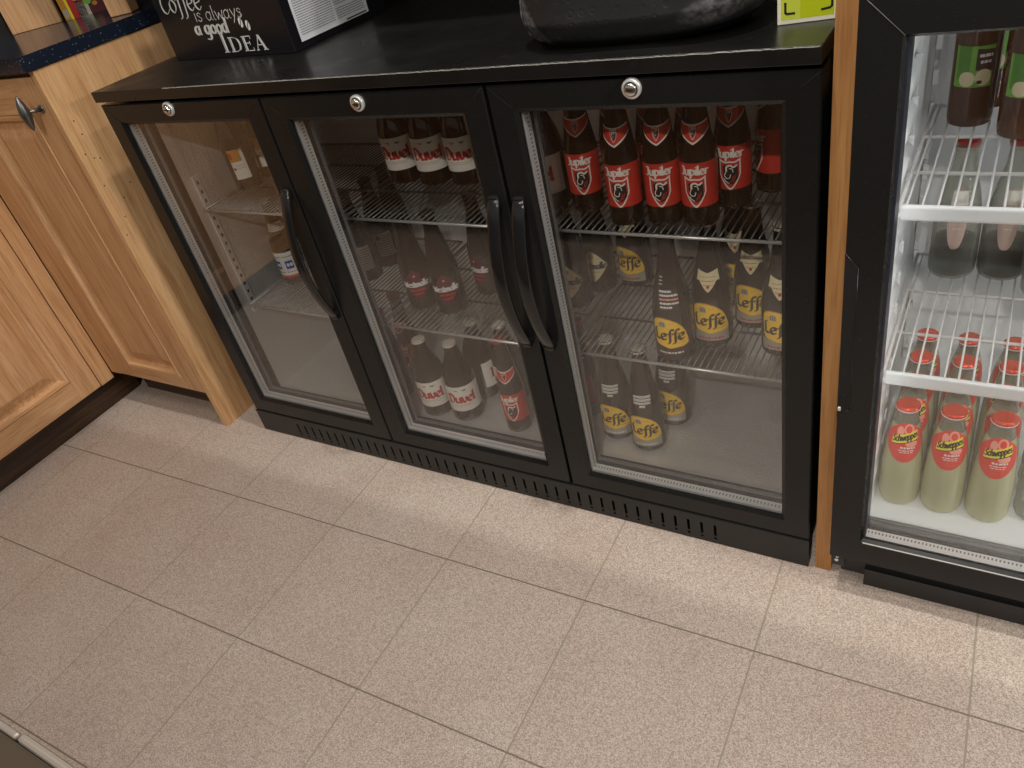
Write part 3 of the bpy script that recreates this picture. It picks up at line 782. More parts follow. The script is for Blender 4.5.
# ------------------------------------------------------------------ back bar cooler
W, H = 1.35, .8707
cooler = thing('back_bar_cooler', 'long black three-door bottle cooler with glass doors standing on the tiles', 'bottle cooler', (0, 0, 0))
b = MB()
yb0, yb1 = .046, .50
iz0, iz1, ix0, ix1, iy1 = .098, .815, .045, 1.305, .455
b.box(0, ix0, yb0, yb1, .03, .848); b.box(ix1, W - .004, yb0, yb1, .03, .848)
b.box(ix0, ix1, yb0, yb1, .03, iz0); b.box(ix0, ix1, yb0, yb1, iz1, .848); b.box(ix0, ix1, iy1, yb1, iz0, iz1)
for x in (.4482, .9016): b.box(x - .012, x + .012, yb0, .066, iz0, iz1)       # mullions between the doors
b.box(.02, W - .02, .06, .48, 0, .03)
b.build('cabinet', 'black', cooler)
b = MB()
e = .0015
b.box(ix0, ix0 + e, .066, iy1, iz0, iz1); b.box(ix1 - e, ix1, .066, iy1, iz0, iz1)
b.box(ix0, ix1, iy1 - e, iy1, iz0, iz1); b.box(ix0, ix1, .066, iy1, iz0, iz0 + e); b.box(ix0, ix1, .066, iy1, iz1 - e, iz1)
b.build('inner_liner', 'liner', cooler)
b = MB(); b.box(0, W, -.0056, .52, H - .0203, H, 0, .0012)
b.build('top_panel', 'slab', cooler)
b = MB(); x = .22; prev = None; rd = random.Random(11)
while x < W - .0005:
    k = min(1, max(0, (x - .22) / .6)); hh = .00004 + (.0001 + .0007 * k) * rd.random() ** (2.2 - k)
    cur = ((x, -.0056 + .0009 + hh, H + .00008), (x, -.00575, H - .0009), (x, -.00572, H - .0010 - hh))
    if prev:
        b.face([prev[0], cur[0], cur[1], prev[1]]); b.face([prev[1], cur[1], cur[2], prev[2]])
    prev = cur; x += rd.uniform(.0015, .006)
bmesh.ops.remove_doubles(b.bm, verts=list(b.bm.verts), dist=1e-6)
b.build('worn_edge', 'worn', cooler)
# ventilation grille with slots and a lower row of short slots
b = MB(); gz = [.004, .0115, .0175, .0205, .049, .0655]; gx0, gx1 = .113, 1.2
pit = .0250
b.box(0, gx0, -.001, .02, .002, .0655, 0); b.box(gx1, W, -.001, .02, .002, .0655, 0)
b.box(gx0, gx1, -.001, .003, .002, gz[1]); b.box(gx0, gx1, -.001, .003, gz[2], gz[3]); b.box(gx0, gx1, -.001, .003, gz[4], gz[5])
n = round((gx1 - gx0) / pit); sw = .0052
for k in range(n + 1):
    x0 = gx0 + k * pit + (sw / 2 if k else 0); x1 = min(gx0 + (k + 1) * pit - sw / 2, gx1)
    if x1 > x0:
        b.box(x0, x1, -.001, .003, gz[1], gz[2]); b.box(x0, x1, -.001, .003, gz[3], gz[4])
b.box(0, W, -.0025, .02, .0645, .0665)
b.build('vent_grille', 'black_matt', cooler)
b = MB(); b.box(.02, W - .02, .02, .03, .004, .064); b.build('grille_backing', 'void', cooler)

# doors: x-range, glass opening corners measured from the photo
doors = [(0.0015, .4465, (.0445, .4010, .1115, .8035)), (.4505, .8990, (.5015, .8532, .1095, .8015)), (.9045, W, (.9489, 1.3045, .1095, .8050))]
zb, zt = .0690, .8437
for i, (dx0, dx1, (gx0, gx1, gz0, gz1)) in enumerate(doors):
    b = MB()
    F = lambda x0, x1, z0, z1: b.box(x0, x1, 0, .040, z0, z1, 0, .0025)
    # mitred frame of four bars with a sloping inner bead
    o = [(dx0, zb), (dx1, zb), (dx1, zt), (dx0, zt)]; q = [(gx0 - .006, gz0 - .006), (gx1 + .006, gz0 - .006), (gx1 + .006, gz1 + .006), (gx0 - .006, gz1 + .006)]
    g = [(gx0, gz0), (gx1, gz0), (gx1, gz1), (gx0, gz1)]; c = .002
    oi = [(dx0 + c, zb + c), (dx1 - c, zb + c), (dx1 - c, zt - c), (dx0 + c, zt - c)]
    for k in range(4):
        j = (k + 1) % 4
        V = lambda p, y: (p[0], y, p[1])
        b.face([V(oi[k], 0), V(oi[j], 0), V(q[j], 0), V(q[k], 0)])          # front
        b.face([V(o[k], c), V(o[j], c), V(oi[j], 0), V(oi[k], 0)])          # rounded edge
        b.face([V(o[k], .040), V(o[j], .040), V(o[j], c), V(o[k], c)])      # outer side
        b.face([V(q[k], 0), V(q[j], 0), V(g[j], .004), V(g[k], .004)])      # bead
        b.face([V(g[k], .004), V(g[j], .004), V(g[j], .0078), V(g[k], .0078)])
        b.face([V(g[k], .0078), V(g[j], .0078), V(o[j], .0078), V(o[k], .0078)])
        b.face([V(o[k], .040), V(o[j], .040), V(g[j], .040), V(g[k], .040)])
        b.face([V(g[k], .0350), V(g[j], .0350), V(g[j], .040), V(g[k], .040)])
        b.face([V(o[k], .0350), V(o[j], .0350), V(g[j], .0350), V(g[k], .0350)])
    door = b.build('door', 'black', cooler, recalc=True)
    # fine mitre lines at the upper corners
    for (p, r_) in ((oi[3], q[3]), (oi[2], q[2])):
        b = MB(); b.tube([(p[0], -.0001, p[1]), (r_[0], -.0001, r_[1])], .0005, 5); b.build('mitre_joint', 'void', door)
    m = .008
    for yy, nm in ((.008, 'outer_pane'), (.0305, 'inner_pane')):
        b = MB(); b.box(gx0 - m, gx1 + m, yy, yy + .004, gz0 - m, gz1 + m); b.build(nm, 'pane', door)
    # aluminium spacer between the panes, with its row of perforations
    b = MB(); sz = .0085
    hz = .0005
    for (x0, x1, z0, z1) in ((gx0 - sz, gx1 + sz, gz0 - sz, gz0 + hz), (gx0 - sz, gx1 + sz, gz1 - hz, gz1 + sz), (gx0 - sz, gx0 + hz, gz0, gz1), (gx1 - hz, gx1 + sz, gz0, gz1)):
        b.box(x0, x1, .0125, .0300, z0, z1, 0)
    nx = int((gx1 - gx0) / .006)
    for k in range(nx):
        x = gx0 + (k + .5) * (gx1 - gx0) / nx
        b.box(x - .0011, x + .0011, .0195, .0245, gz0 + .0003, gz0 + .0008, 1)
    nz_ = int((gz1 - gz0) / .006)
    for k in range(nz_):
        z = gz0 + (k + .5) * (gz1 - gz0) / nz_
        b.box(gx0 + .0003, gx0 + .0008, .0195, .0245, z - .0011, z + .0011, 1)
    b.build('spacer_bar', ['alu', 'ink_grey'], door)
    # magnetic gasket behind the frame
    b = MB(); gw = .014
    for (x0, x1, z0, z1) in ((gx0 + .002, gx1 - .002, gz0 - .006, gz0 + .004), (gx0 + .002, gx1 - .002, gz1 - .004, gz1 + .006), (gx0 - .010, gx0 + .002, gz0 - .006, gz1 + .006), (gx1 - .002, gx1 + .010, gz0 - .006, gz1 + .006)):
        b.box(x0, x1, .040, .0465, z0, z1)
    b.build('gasket', 'gasket', door)
    # bowed pull handle
    hx = (.4295, .8780, .9228)[i]; z0, z1 = .402, .678
    b = MB(); N = 22; sec = []
    for k in range(N + 1):
        t = k / N; z = z1 + (z0 - z1) * t
        y = -.003 - .033 * math.sin(PI * t) ** .85
        th = .008; wd = .0114 * (1 if 0 < k < N else .75)
        nyv = math.sin(PI / 2 * (1 - 2 * abs(t - .5)))
        ring = []
        for a in range(12):
            an = 2 * PI * a / 12
            ca, sa = math.cos(an), math.sin(an)
            ex = wd * (abs(ca) ** .5) * (1 if ca >= 0 else -1); ey = th / 2 * (abs(sa) ** .7) * (1 if sa >= 0 else -1)
            ring.append(b.bm.verts.new((hx + ex, y + ey, z)))
        sec.append(ring)
    for A, B in zip(sec, sec[1:]):
        for a in range(12):
            f = b.bm.faces.new((A[a], A[(a + 1) % 12], B[(a + 1) % 12], B[a])); f.smooth = True
    b.bm.faces.new(sec[0]); b.bm.faces.new(sec[-1])
    for z in (z0 + .006, z1 - .006): b.box(hx - .0085, hx + .0085, -.008, .001, z - .009, z + .009, 0, .003)
    b.build('handle', 'black_gloss', door)
    # lock: chrome rose, barrel, keyway
    lx, lz = ((.2070, .8320), (.6660, .8285), (1.1230, .8325))[i]
    b = MB()
    Rm = Matrix.Translation((lx, 0, lz)) @ Matrix.Rotation(PI / 2, 4, 'X')
    b.lathe([(.0130, -.001), (.0130, .0040), (.0120, .0052), (.0094, .0054)], 28, 0, Rm); b.lathe([(.0094, .0054), (.0088, .0046), (.0080, .0046)], 28, 1, Rm)
    b.lathe([(.0080, .0046), (.0080, .0085), (.0070, .0095), (0, .0095)], 28, 2, Rm)
    b.box(lx - .0042, lx + .0042, -.0100, -.0092, lz - .0011, lz + .0011, 1)
    b.build('lock', ['satin', 'void', 'chrome'], door)
    # wire shelves
    sx0, sx1 = ((.050, .440), (.458, .892), (.911, 1.300))[i]
    for zz in (.5815, .3350):
        b = MB(); y0, y1 = .080, .440
        b.tube([(sx0, y0, zz), (sx1, y0, zz)], .0029, 8, 1); b.tube([(sx0, y1, zz), (sx1, y1, zz)], .0028, 8)
        b.tube([(sx0, y0, zz), (sx0, y1, zz)], .0028, 8); b.tube([(sx1, y0, zz), (sx1, y1, zz)], .0028, 8)
        for yy in (.20, .32): b.tube([(sx0, yy, zz), (sx1, yy, zz)], .0024, 6)
        n = 34
        for k in range(1, n):
            x = sx0 + (sx1 - sx0) * k / n
            b.tube([(x, y0 - .001, zz + .0035), (x, y1, zz + .0035)], .0014, 6)
        b.build('wire_shelf', ['wire', 'rail'], cooler)
# perforated shelf standards on the end walls
for x in (ix0 + .0015, ix1 - .0055):
    b = MB(); b.box(x, x + .004, .087, .103, .31, .655, 0, .0008)
    for k in range(16): b.box(x - .0002, x + .0042, .0925, .0975, .32 + k * .021, .328 + k * .021, 1)
    b.build('shelf_standard', ['alu', 'void'], cooler)

# ------------------------------------------------------------------ bottles in the cooler
ZU, ZM, ZF = .5815 + .0052, .335 + .0052, .0997
def face_cam(x, y, off=0.): return math.atan2(CAMX - x, y - CAMY) + math.radians(off)
def place(proto, first, spots):
    for k, (x, y, z, off, label, *g) in enumerate(spots):
        rz = face_cam(x, y, off)
        if k == 0 and first:
            proto.location = (x, y, z); proto.rotation_euler = (0, 0, rz); proto['label'] = label
            if g: proto['group'] = g[0]
        else: dup(proto, (x, y, z), rz, label, g[0] if g else None)
GU = 'red label bottles on the upper shelf of the right door'
place(red_label_bottle(), True, [
 (1.0370, .121, ZU, -18, 'red label beer bottle, leftmost of the front trio on the upper right shelf', GU),
 (1.0985, .127, ZU, -10, 'red label beer bottle, middle of the front trio on the upper right shelf', GU),
 (1.1545, .130, ZU, -14, 'red label beer bottle, rightmost of the front trio on the upper right shelf', GU),
 (.951, .160, ZU, -12, 'red label beer bottle set back left of the front trio, right of a white label', GU),
 (1.186, .192, ZU, -10, 'red label beer bottle set back at the right of the front trio', GU),
 (.990, .212, ZU, 0, 'red label bottle behind the gap left of the front trio, only neck showing', GU),
 (1.056, .205, ZU, 0, 'red label bottle behind the front trio, between its left and middle bottles', GU),
 (1.118, .208, ZU, 0, 'red label bottle behind the front trio, between its middle and right bottles', GU),
 (1.232, .250, ZU, -70, 'red label bottle in the far right back row of the upper shelf', GU),
 (.736, .102, ZF, -24, 'upright facing red label bottle on the cooler floor, right of the white labels', 'red label bottles on the cooler floor'),
 (.862, .191, ZF, -60, 'red label bottle turned aside on the cooler floor left of the yellow labels', 'red label bottles on the cooler floor'),
 (.396, .137, ZF, -70, 'red label bottle turned aside at bottom left behind the middle door, nearer one', 'red label bottles on the cooler floor'),
 (.389, .210, ZF, -55, 'red label bottle turned aside at bottom left behind the middle door, farther one', 'red label bottles on the cooler floor'),
])
GD = 'white label bottles on the upper shelf of the middle door'; GB = 'white label bottles on the cooler floor'
place(white_label_bottle(), True, [
 (.497, .255, ZU, -22, 'white label beer bottle with red name, leftmost of three on the upper middle shelf', GD),
 (.575, .252, ZU, -16, 'white label beer bottle with red name, centre of three on the upper middle shelf', GD),
 (.651, .254, ZU, -18, 'white label beer bottle with red name, rightmost of three on the upper middle shelf', GD),
 (.876, .168, ZU, -34, 'white label bottle turned aside at the left end of the red label row', GD),
 (.522, .106, ZF, -22, 'white label beer bottle on the cooler floor, left one of the front pair', GB),
 (.600, .110, ZF, -14, 'white label beer bottle on the cooler floor, right one of the front pair', GB),
 (.600, .192, ZF, 80, 'white label bottle behind the front pair, its label turned right', GB),
 (.6725, .196, ZF, -68, 'white label bottle behind the front pair beside the red label bottle, label turned left', GB),
])
GY = 'yellow label bottles on the middle shelf'
lt = leaf_label_bottle('text')
place(lt, True, [(1.098, .117, ZM, -16, 'yellow label beer bottle with white print on its neck, front of the middle shelf', GY)])
lc = leaf_label_bottle('collar')
place(lc, True, [
 (1.147, .172, ZM, -10, 'yellow label beer bottle with cream collar, just right of the one with neck print', GY),
 (1.150, .305, ZM, -4, 'yellow label beer bottle hidden behind the second one on the middle shelf', GY),
 (1.200, .238, ZM, -10, 'yellow label beer bottle with cream collar in the back row near the door edge', GY),
 (1.265, .168, ZM, -8, 'yellow label beer bottle cut off by the right edge of the right door', GY),
 (.938, .336, ZM, -28, 'dim yellow label bottle far back on the middle shelf, right of the pale diamonds', GY),
])
GYF = 'yellow label bottles on the cooler floor'
lr = leaf_label_bottle('rows')
place(lr, True, [
 (.948, .147, ZF, -18, 'yellow label beer bottle on the cooler floor, left one of the front pair', GYF),
 (1.0185, .131, ZF, -12, 'yellow label beer bottle on the cooler floor, right one of the front pair', GYF),
 (1.041, .215, ZF, -20, 'yellow label bottle on the cooler floor, behind the front pair', GYF),
])
GM = 'maroon diamond label bottles on the middle shelf'
wm = diamond_label_bottle('maroon')
place(wm, True, [
 (.515, .170, ZM, -12, 'maroon label beer bottle behind the middle door, left one of the pair', GM),
 (.594, .165, ZM, -10, 'maroon label beer bottle behind the middle door, right one of the pair', GM),
 (.640, .250, ZM, -48, 'maroon label beer bottle behind the pair, mostly hidden beside the door handle', GM),
])
wt = diamond_label_bottle('cream')
place(wt, True, [
 (.852, .236, ZM, -24, 'dark bottle with pale cream diamond label, nearer the left edge of the right door', 'cream diamond label bottles'),
 (.876, .300, ZM, -24, 'dark bottle with pale cream diamond label, second from the left edge of the right door', 'cream diamond label bottles'),
])
st = striped_label_bottle()
GS = 'striped label bottles in the left of the middle door'
place(st, True, [
 (.300, .250, ZM, -6, 'bottle with striped back label, nearest of three at the middle door left edge', GS),
 (.309, .318, ZM, 0, 'bottle with striped back label, second of three at the middle door left edge', GS),
 (.303, .388, ZM, 0, 'bottle with striped back label, farthest of three at the middle door left edge', GS),
])
pb = pale_label_bottle()
GP = 'white and red label bottles behind the left door'
place(pb, True, [
 (.102, .205, ZM, -10, 'white, red and blue label bottle on the middle shelf behind the left door handle', GP),
 (.088, .275, ZM, -20, 'white and red label bottle just behind the blue printed one, left door', GP),
])
place(pale_label_bottle('narrow'), True, [
 (.083, .200, ZU, -14, 'narrow ivory label bottle on the upper shelf behind the left door, nearer one', 'narrow label bottles on the upper left shelf'),
 (.093, .270, ZU, -20, 'narrow ivory label bottle on the upper shelf behind the left door, farther one', 'narrow label bottles on the upper left shelf'),
])

# ------------------------------------------------------------------ things on the cooler top
# black coffee machine carton
u = Vector((.415 - .061, .150 - .1685, 0)); bw = u.length; rz = math.atan2(u.y, u.x)
carton = thing('coffee_carton', 'black cardboard box with white coffee slogan standing on the black cooler top', 'box', (.061, .1685, H), rz)
bh, bd = .27, .262
b = MB(); b.box(0, bw, 0, bd, .0003, bh, 0, .0012)
fr = lambda e: (lambda x, z: (x, -e, z))
rt = lambda e: (lambda y, z: (bw + e, y, z))
f1, f2 = fr(.0004), fr(.0007)
# slogan: script line, thin line, heavy line, open capitals, beans
write(b, f1, 'CoFFee', .020, .0890, .0240, width=.126, nib=.18, ang=15, thin=.07, mi=1, slant=.12)
write(b, f1, 'is always', .110, .0690, .0150, width=.140, nib=0, ang=0, thin=.10, mi=1, slant=.06)
write(b, f1, 'a good', .096, .0450, .0165, width=.101, nib=.42, ang=0, thin=.09, mi=1, slant=.10)
def bars(pts, w, mi, fn=f1, ang=0): stroke(fn, b, pts, w, ang, .0016, mi)
def icap(x, z, h, kind):
    w = .0062
    def stem(x0, x1): b.face([f1(x0, z), f1(x1, z), f1(x1, z + h), f1(x0, z + h)], 1); b.face([f2(x0 + .0022, z + .002), f2(x0 + .0034, z + .002), f2(x0 + .0034, z + h - .002), f2(x0 + .0022, z + h - .002)], 0)
    def ser(x0, x1, zz): b.face([f1(x0, zz), f1(x1, zz), f1(x1, zz + .0014), f1(x0, zz + .0014)], 1)
    if kind == 'I':
        stem(x + .004, x + .012); ser(x, x + .016, z); ser(x, x + .016, z + h - .0014); return .020
    if kind == 'D':
        stem(x + .003, x + .010); ser(x, x + .016, z); ser(x, x + .016, z + h - .0014)
        stroke(f1, b, crom([(x + .014, z + .0008), (x + .026, z + .004), (x + .030, z + h / 2), (x + .026, z + h - .004), (x + .014, z + h - .0008)]), .0055, 0, .0014, 1); return .036
    if kind == 'E':
        stem(x + .003, x + .010); ser(x, x + .026, z); ser(x, x + .025, z + h - .0014); ser(x + .009, x + .020, z + h / 2)
        for xx, za, zb_ in ((.0255, 0, .006), (.0245, h - .006, h), (.0195, h / 2 - .003, h / 2 + .004)): b.face([f1(x + xx, z + za), f1(x + xx + .0014, z + za), f1(x + xx + .0014, z + zb_), f1(x + xx, z + zb_)], 1)
        return .030
    if kind == 'A':
        stroke(f1, b, [(x + .003, z), (x + .015, z + h)], 0, 0, .0016, 1); stroke(f1, b, [(x + .015, z + h), (x + .027, z)], .0065, 0, .0014, 1)
        ser(x, x + .008, z); ser(x + .020, x + .033, z); ser(x + .007, x + .021, z + h * .33); return .034
xx = .160
xx += icap(xx, .0095, .036, 'I') + .002
for ch in 'DEA': xx += icap(xx, .0095, .027, ch) + .003
for cx, cz, a in ((.2370, .0600, .5), (.2540, .0540, .5), (.2450, .0720, .9)):
    if a == .9:
        stroke(f1, b, crom([(cx - .004, cz - .004), (cx, cz), (cx + .001, cz + .006)]), 0, 0, .002, 1); continue
    pts = [(cx + .0090 * math.cos(t) * math.cos(a) - .0055 * math.sin(t) * math.sin(a), cz + .0090 * math.cos(t) * math.sin(a) * 1.0 + .0055 * math.sin(t) * math.cos(a)) for t in [2 * PI * k / 18 for k in range(18)]]
    pts = [(cx + (p[0] - cx) * math.cos(1.1) - (p[1] - cz) * math.sin(1.1), cz + (p[0] - cx) * math.sin(1.1) + (p[1] - cz) * math.cos(1.1)) for p in pts]
    b.face([f1(*p) for p in pts], 1)
    stroke(f2, b, crom([(cx + .003, cz + .006), (cx + .0005, cz + .001), (cx - .0005, cz - .001), (cx - .003, cz - .006)]), 0, 0, .0016, 0)
b.build('carton_body', ['carton_black', 'ink_white'], carton, recalc=False)
# printed white sheet on the box's right side
b = MB(); s1, s2 = rt(.0006), rt(.0010)
y0, y1, z0 = .022, .212, .0125
b.face([s1(y0, z0), s1(y1, z0), s1(y1, .19), s1(y0, .19)], 0)
for r in range(34):
    z = z0 + .010 + r * .0040
    dashes(b, s2, y0 + .006, y0 + .098, z, .0015, 1, 100 + r, .0009)
    if r % 9 != 5: dashes(b, s2, y0 + .104, y1 - .008, z, .0015, 1, 200 + r, .0009)
b.face([s2(y0 + .004, z0 + .150), s2(y0 + .06, z0 + .150), s2(y0 + .06, z0 + .156), s2(y0 + .004, z0 + .156)], 2)
b.face([s2(y0 + .125, z0 + .002), s2(y1 - .006, z0 + .002), s2(y1 - .006, z0 + .0045), s2(y0 + .125, z0 + .0045)], 2)
b.build('printed_sheet', ['paper', 'ink_grey', 'ink_black'], carton, recalc=False)

# black leather bag
bag = thing('leather_bag', 'black embossed leather handbag slumped on the cooler top', 'handbag', (1.101, .118, H))
def bag_pt(a, t):
    """a round the bag, t from base to top"""
    prof_w = lerp_curve([(0, .150), (.04, .168), (.12, .176), (.30, .172), (.6, .160), (1, .145)])
    prof_d = lerp_curve([(0, .066), (.04, .082), (.12, .094), (.30, .090), (.6, .070), (1, .040)])
    w, d = prof_w(t) * .95, prof_d(t)
    ca, sa = math.cos(a), math.sin(a)
    x = w * math.copysign(abs(ca) ** .55, ca); y = d * math.copysign(abs(sa) ** .8, sa)
    z = .28 * t
    lift = .012 * max(0, x / .17) ** 2 * (1 - min(1, t * 5)) if x > 0 else 0
    sag = .010 * noise.noise(Vector((x * 9, y * 9, z * 8))) + .004 * noise.noise(Vector((x * 30, y * 30, z * 26)))
    k = min(1, t * 12)
    return Vector((x * (1 + k * sag * 2), y * (1 + k * sag * 6), .0008 + z + lift))
b = MB(); NA, NTt = 140, 56
rows = []
for j in range(NTt + 1):
    t = (j / NTt) ** 1.3
    rows.append([b.bm.verts.new(bag_pt(2 * PI * i / NA, t)) for i in range(NA)])
for A, B in zip(rows, rows[1:]):
    for i in range(NA):
        f = b.bm.faces.new((A[i], A[(i + 1) % NA], B[(i + 1) % NA], B[i])); f.smooth = True
        f.material_index = 0
b.bm.faces.new(rows[0][::-1]); b.bm.faces.new(rows[-1])
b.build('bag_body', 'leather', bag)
b = MB()   # rolled seam round the left end patch
b.tube([bag_pt(PI + .42 - .16 * min(1, k / 9), .01 + k * .045) * 1.004 for k in range(10)], .0022, 6)
b.build('seam', 'leather', bag)
b = MB()   # two stitched carrying straps standing over the top edge
for sy in (-1, 1):
    b.tube([(.09 * math.cos(PI - PI * k / 14), sy * (.03 - .008 * math.sin(PI * k / 14)), .268 + .12 * math.sin(PI * k / 14)) for k in range(15)], .005, 8)
b.build('strap', 'leather', bag)

# lime green carton
yc = thing('lime_carton', 'lime green and white carton with black corner marks, right end of the cooler top', 'carton', (1.2805, .0815, H), math.atan2(.0115, .066))
b = MB(); cw, ch_, cd = .0655, .115, .05
b.box(0, cw, 0, cd, .0003, ch_, 0, .0008)
f1, f2 = fr(.0003), fr(.0006)
b.face([f1(.0040, .0055), f1(.0255, .0055), f1(.0255, .108), f1(.0040, .108)], 1)
b.face([f1(.0255, .0055), f1(.0625, .0055), f1(.0625, .108), f1(.0255, .108)], 2)
for pts in ([(.009, .024), (.009, .0135), (.011, .012), (.019, .012)], [(.060, .026), (.060, .0155), (.058, .0135), (.049, .0125)], [(.009, .092), (.009, .102), (.019, .102)], [(.060, .092), (.060, .102), (.049, .102)]):
    stroke(f2, b, pts, 0, 0, .0026, 3)
hp = crom([(.029, .030), (.022, .037), (.022, .045), (.029, .042), (.036, .045), (.036, .037), (.029, .030)])
stroke(f2, b, hp, 0, 0, .0022, 0)
b.build('carton_body', ['cream', 'lime2', 'lime', 'ink_black'], yc, recalc=False)

# ------------------------------------------------------------------ oak kitchen run (left)
def panel_door(b, P, wdt, hgt, st=.07, rail_b=.06, rail_t=.07, mi_st=0, mi_rl=1):
    """framed and raised panel door; P maps (u across, v up, d outwards) to a point"""
    def slab(u0, u1, v0, v1, d0, d1, mi, ch=.0015):
        lo = [(u0, v0), (u1, v0), (u1, v1), (u0, v1)]; hi = [(u0 + ch, v0 + ch), (u1 - ch, v0 + ch), (u1 - ch, v1 - ch), (u0 + ch, v1 - ch)]
        b.face([P(*p, d1) for p in hi], mi)
        for k in range(4):
            j = (k + 1) % 4
            b.face([P(*lo[k], d1 - ch), P(*lo[j], d1 - ch), P(*hi[j], d1), P(*hi[k], d1)], mi)
            b.face([P(*lo[k], d0), P(*lo[j], d0), P(*lo[j], d1 - ch), P(*lo[k], d1 - ch)], mi)
        b.face([P(*p, d0) for p in lo], mi)
    slab(0, st, 0, hgt, -.020, 0, mi_st); slab(wdt - st, wdt, 0, hgt, -.020, 0, mi_st)
    slab(st, wdt - st, 0, rail_b, -.020, 0, mi_rl); slab(st, wdt - st, hgt - rail_t, hgt, -.020, 0, mi_rl)
    # ogee moulding then raised field
    a = [(st, rail_b), (wdt - st, rail_b), (wdt - st, hgt - rail_t), (st, hgt - rail_t)]
    off = [(0, 0.0), (.003, .0025), (.010, .0012), (.014, -.007), (.018, -.014), (.025, -.014), (.050, -.0045), (.054, -.004)]
    ring = lambda o, d: [P(a[0][0] + o, a[0][1] + o, d), P(a[1][0] - o, a[1][1] + o, d), P(a[2][0] - o, a[2][1] - o, d), P(a[3][0] + o, a[3][1] - o, d)]
    for (o0, d0), (o1, d1) in zip(off, off[1:]):
        A, B = ring(o0, d0), ring(o1, d1)
        for k in range(4):
            j = (k + 1) % 4; b.face([A[k], A[j], B[j], B[k]], mi_rl if k % 2 == 0 and o1 < .017 else mi_st)
    b.face(ring(off[-1][0], off[-1][1]), mi_st)
# front-facing cabinet beside the cooler
cab = thing('base_cabinet', 'oak base cabinet with raised panel door and dark knob, left of the cooler', 'cabinet', (0, 0, 0))
b = MB(); b.box(-.548, -.1385, -.001, .56, .107, .925); b.box(-.548, -.505, -.0235, -.001, .107, .925, 0, .001); b.build('carcass', 'oak_z', cab)
b = MB(); px = -.5035; P = lambda u, v, d: (px + u, -.0235 - d, .1085 + v)
panel_door(b, P, .3590, .805, .066, .040, .075)
dr = b.build('door', ['oak_z', 'oak_x'], cab)
# pewter spindle knob on a post
b = MB()
b.tube([(-.163, -.0235, .8500), (-.163, -.0265, .8500)], .0085, 14); b.tube([(-.163, -.025, .85), (-.1655, -.052, .8535)], [.0045, .0038], 10)
T = Matrix.Translation((-.1700, -.056, .8525)) @ Matrix.Rotation(math.radians(4), 4, 'Y')
b.lathe([(0, -.037), (.003, -.032), (.0080, -.019), (.0112, -.004), (.0112, .004), (.0080, .019), (.003, .032), (0, .037)], 18, 0, T)
b.build('knob', 'dull_metal', dr)
b = MB(); b.box(-.548, -.139, .045, .060, 0, .107); b.build('toe_kick', 'dark_wood_x', cab)
# end panel with its row of peg holes
ep = thing('end_panel', 'tall pale oak end panel with small peg holes beside the black cooler', 'panel', (0, 0, 0))
b = MB(); b.box(-.138, -.120, -.0245, .58, 0, .9240, 0, .0012); b.build('board', 'oak_panel', ep)
b = MB()
for (y, z) in ((.0023, .8143), (.0048, .7854), (-.0108, .748), (.0036, .7335), (.0155, .7284), (.0528, .6565), (.022, .6347), (.0022, .5981), (-.0145, .5615), (-.0064, .6756)):
    T = Matrix.Translation((-.1199, y, z)) @ Matrix.Rotation(PI / 2, 4, 'Y')
    b.lathe([(0, .0002), (.0016, .0002), (.0016, -.0010)], 10, 0, T)
b.build('peg_holes', 'ink_black', ep)
# side run facing right
cb2 = thing('base_cabinet', 'oak base cabinet with raised panel doors along the far left, facing right', 'cabinet', (0, 0, 0))
b = MB(); b.box(-1.15, -.571, -1.25, -.0245, .088, .925); b.box(-.571, -.5505, -.0665, -.0245, .088, .925, 0, .001)
b.build('carcass', 'oak_z', cb2)
for y1 in (-.069, -.521):
    b = MB(); P = lambda u, v, d: (-.5505 + d, y1 - .448 + u, .0890 + v)
    panel_door(b, P, .448, .825, .064, .062, .075)
    b.build('door', ['oak_z', 'oak_y'], cb2)
b = MB(); b.box(-.60, -.585, -1.25, .045, 0, .088); b.build('toe_kick', 'dark_wood', cb2)
# granite worktop over both runs (L shaped)
b = MB()
pts = [(-1.25, -1.27), (-.515, -1.27), (-.515, -.042), (-.1155, -.042), (-.1155, .598), (-1.25, .598)]
b.prism(pts, .9260, .9540)
bmesh.ops.bevel(b.bm, geom=[e for e in b.bm.edges if all(v.co.z > .95 for v in e.verts)], offset=.003, segments=2, affect='EDGES')
tag(b.build('worktop', 'granite'), 'polished black granite worktop with bluish flecks over the oak cabinets', 'worktop')
# corner shelf unit standing on the worktop
su = thing('shelf_unit', 'open oak corner shelf unit standing on the black worktop', 'shelf unit', (0, 0, 0))
d = Vector((-.4535 + .525, .2840 - .2090, 0)).normalized(); ang = math.atan2(d.y, d.x)
T = Matrix.Translation((-.533, .201, .9540)) @ Matrix.Rotation(ang, 4, 'Z')
b = MB(); b.box(0, .116, 0, .020, .0004, .42, 0, .001, T); b.box(.0, .010, -.003, .0, .0004, .42, 0, .001, T); b.build('side_panel', 'oak_z', su)
T2 = Matrix.Translation((-.2010, .2440, .9540)) @ Matrix.Rotation(math.atan2(.024, .0445), 4, 'Z')
b = MB(); b.box(0, .0505, 0, .045, .0004, .42, 0, .002, T2); b.build('post', 'oak_z', su)
b = MB(); b.prism([(-.54, .20), (-.50, .19), (-.19, .235), (-.145, .262), (-.16, .56), (-.54, .56)], 1.374, 1.394); b.build('top_board', 'oak_x', su)
b = MB(); b.box(-.548, -.528, .24, .56, .9544, 1.374); b.build('back_panel', 'dark_wood', su)
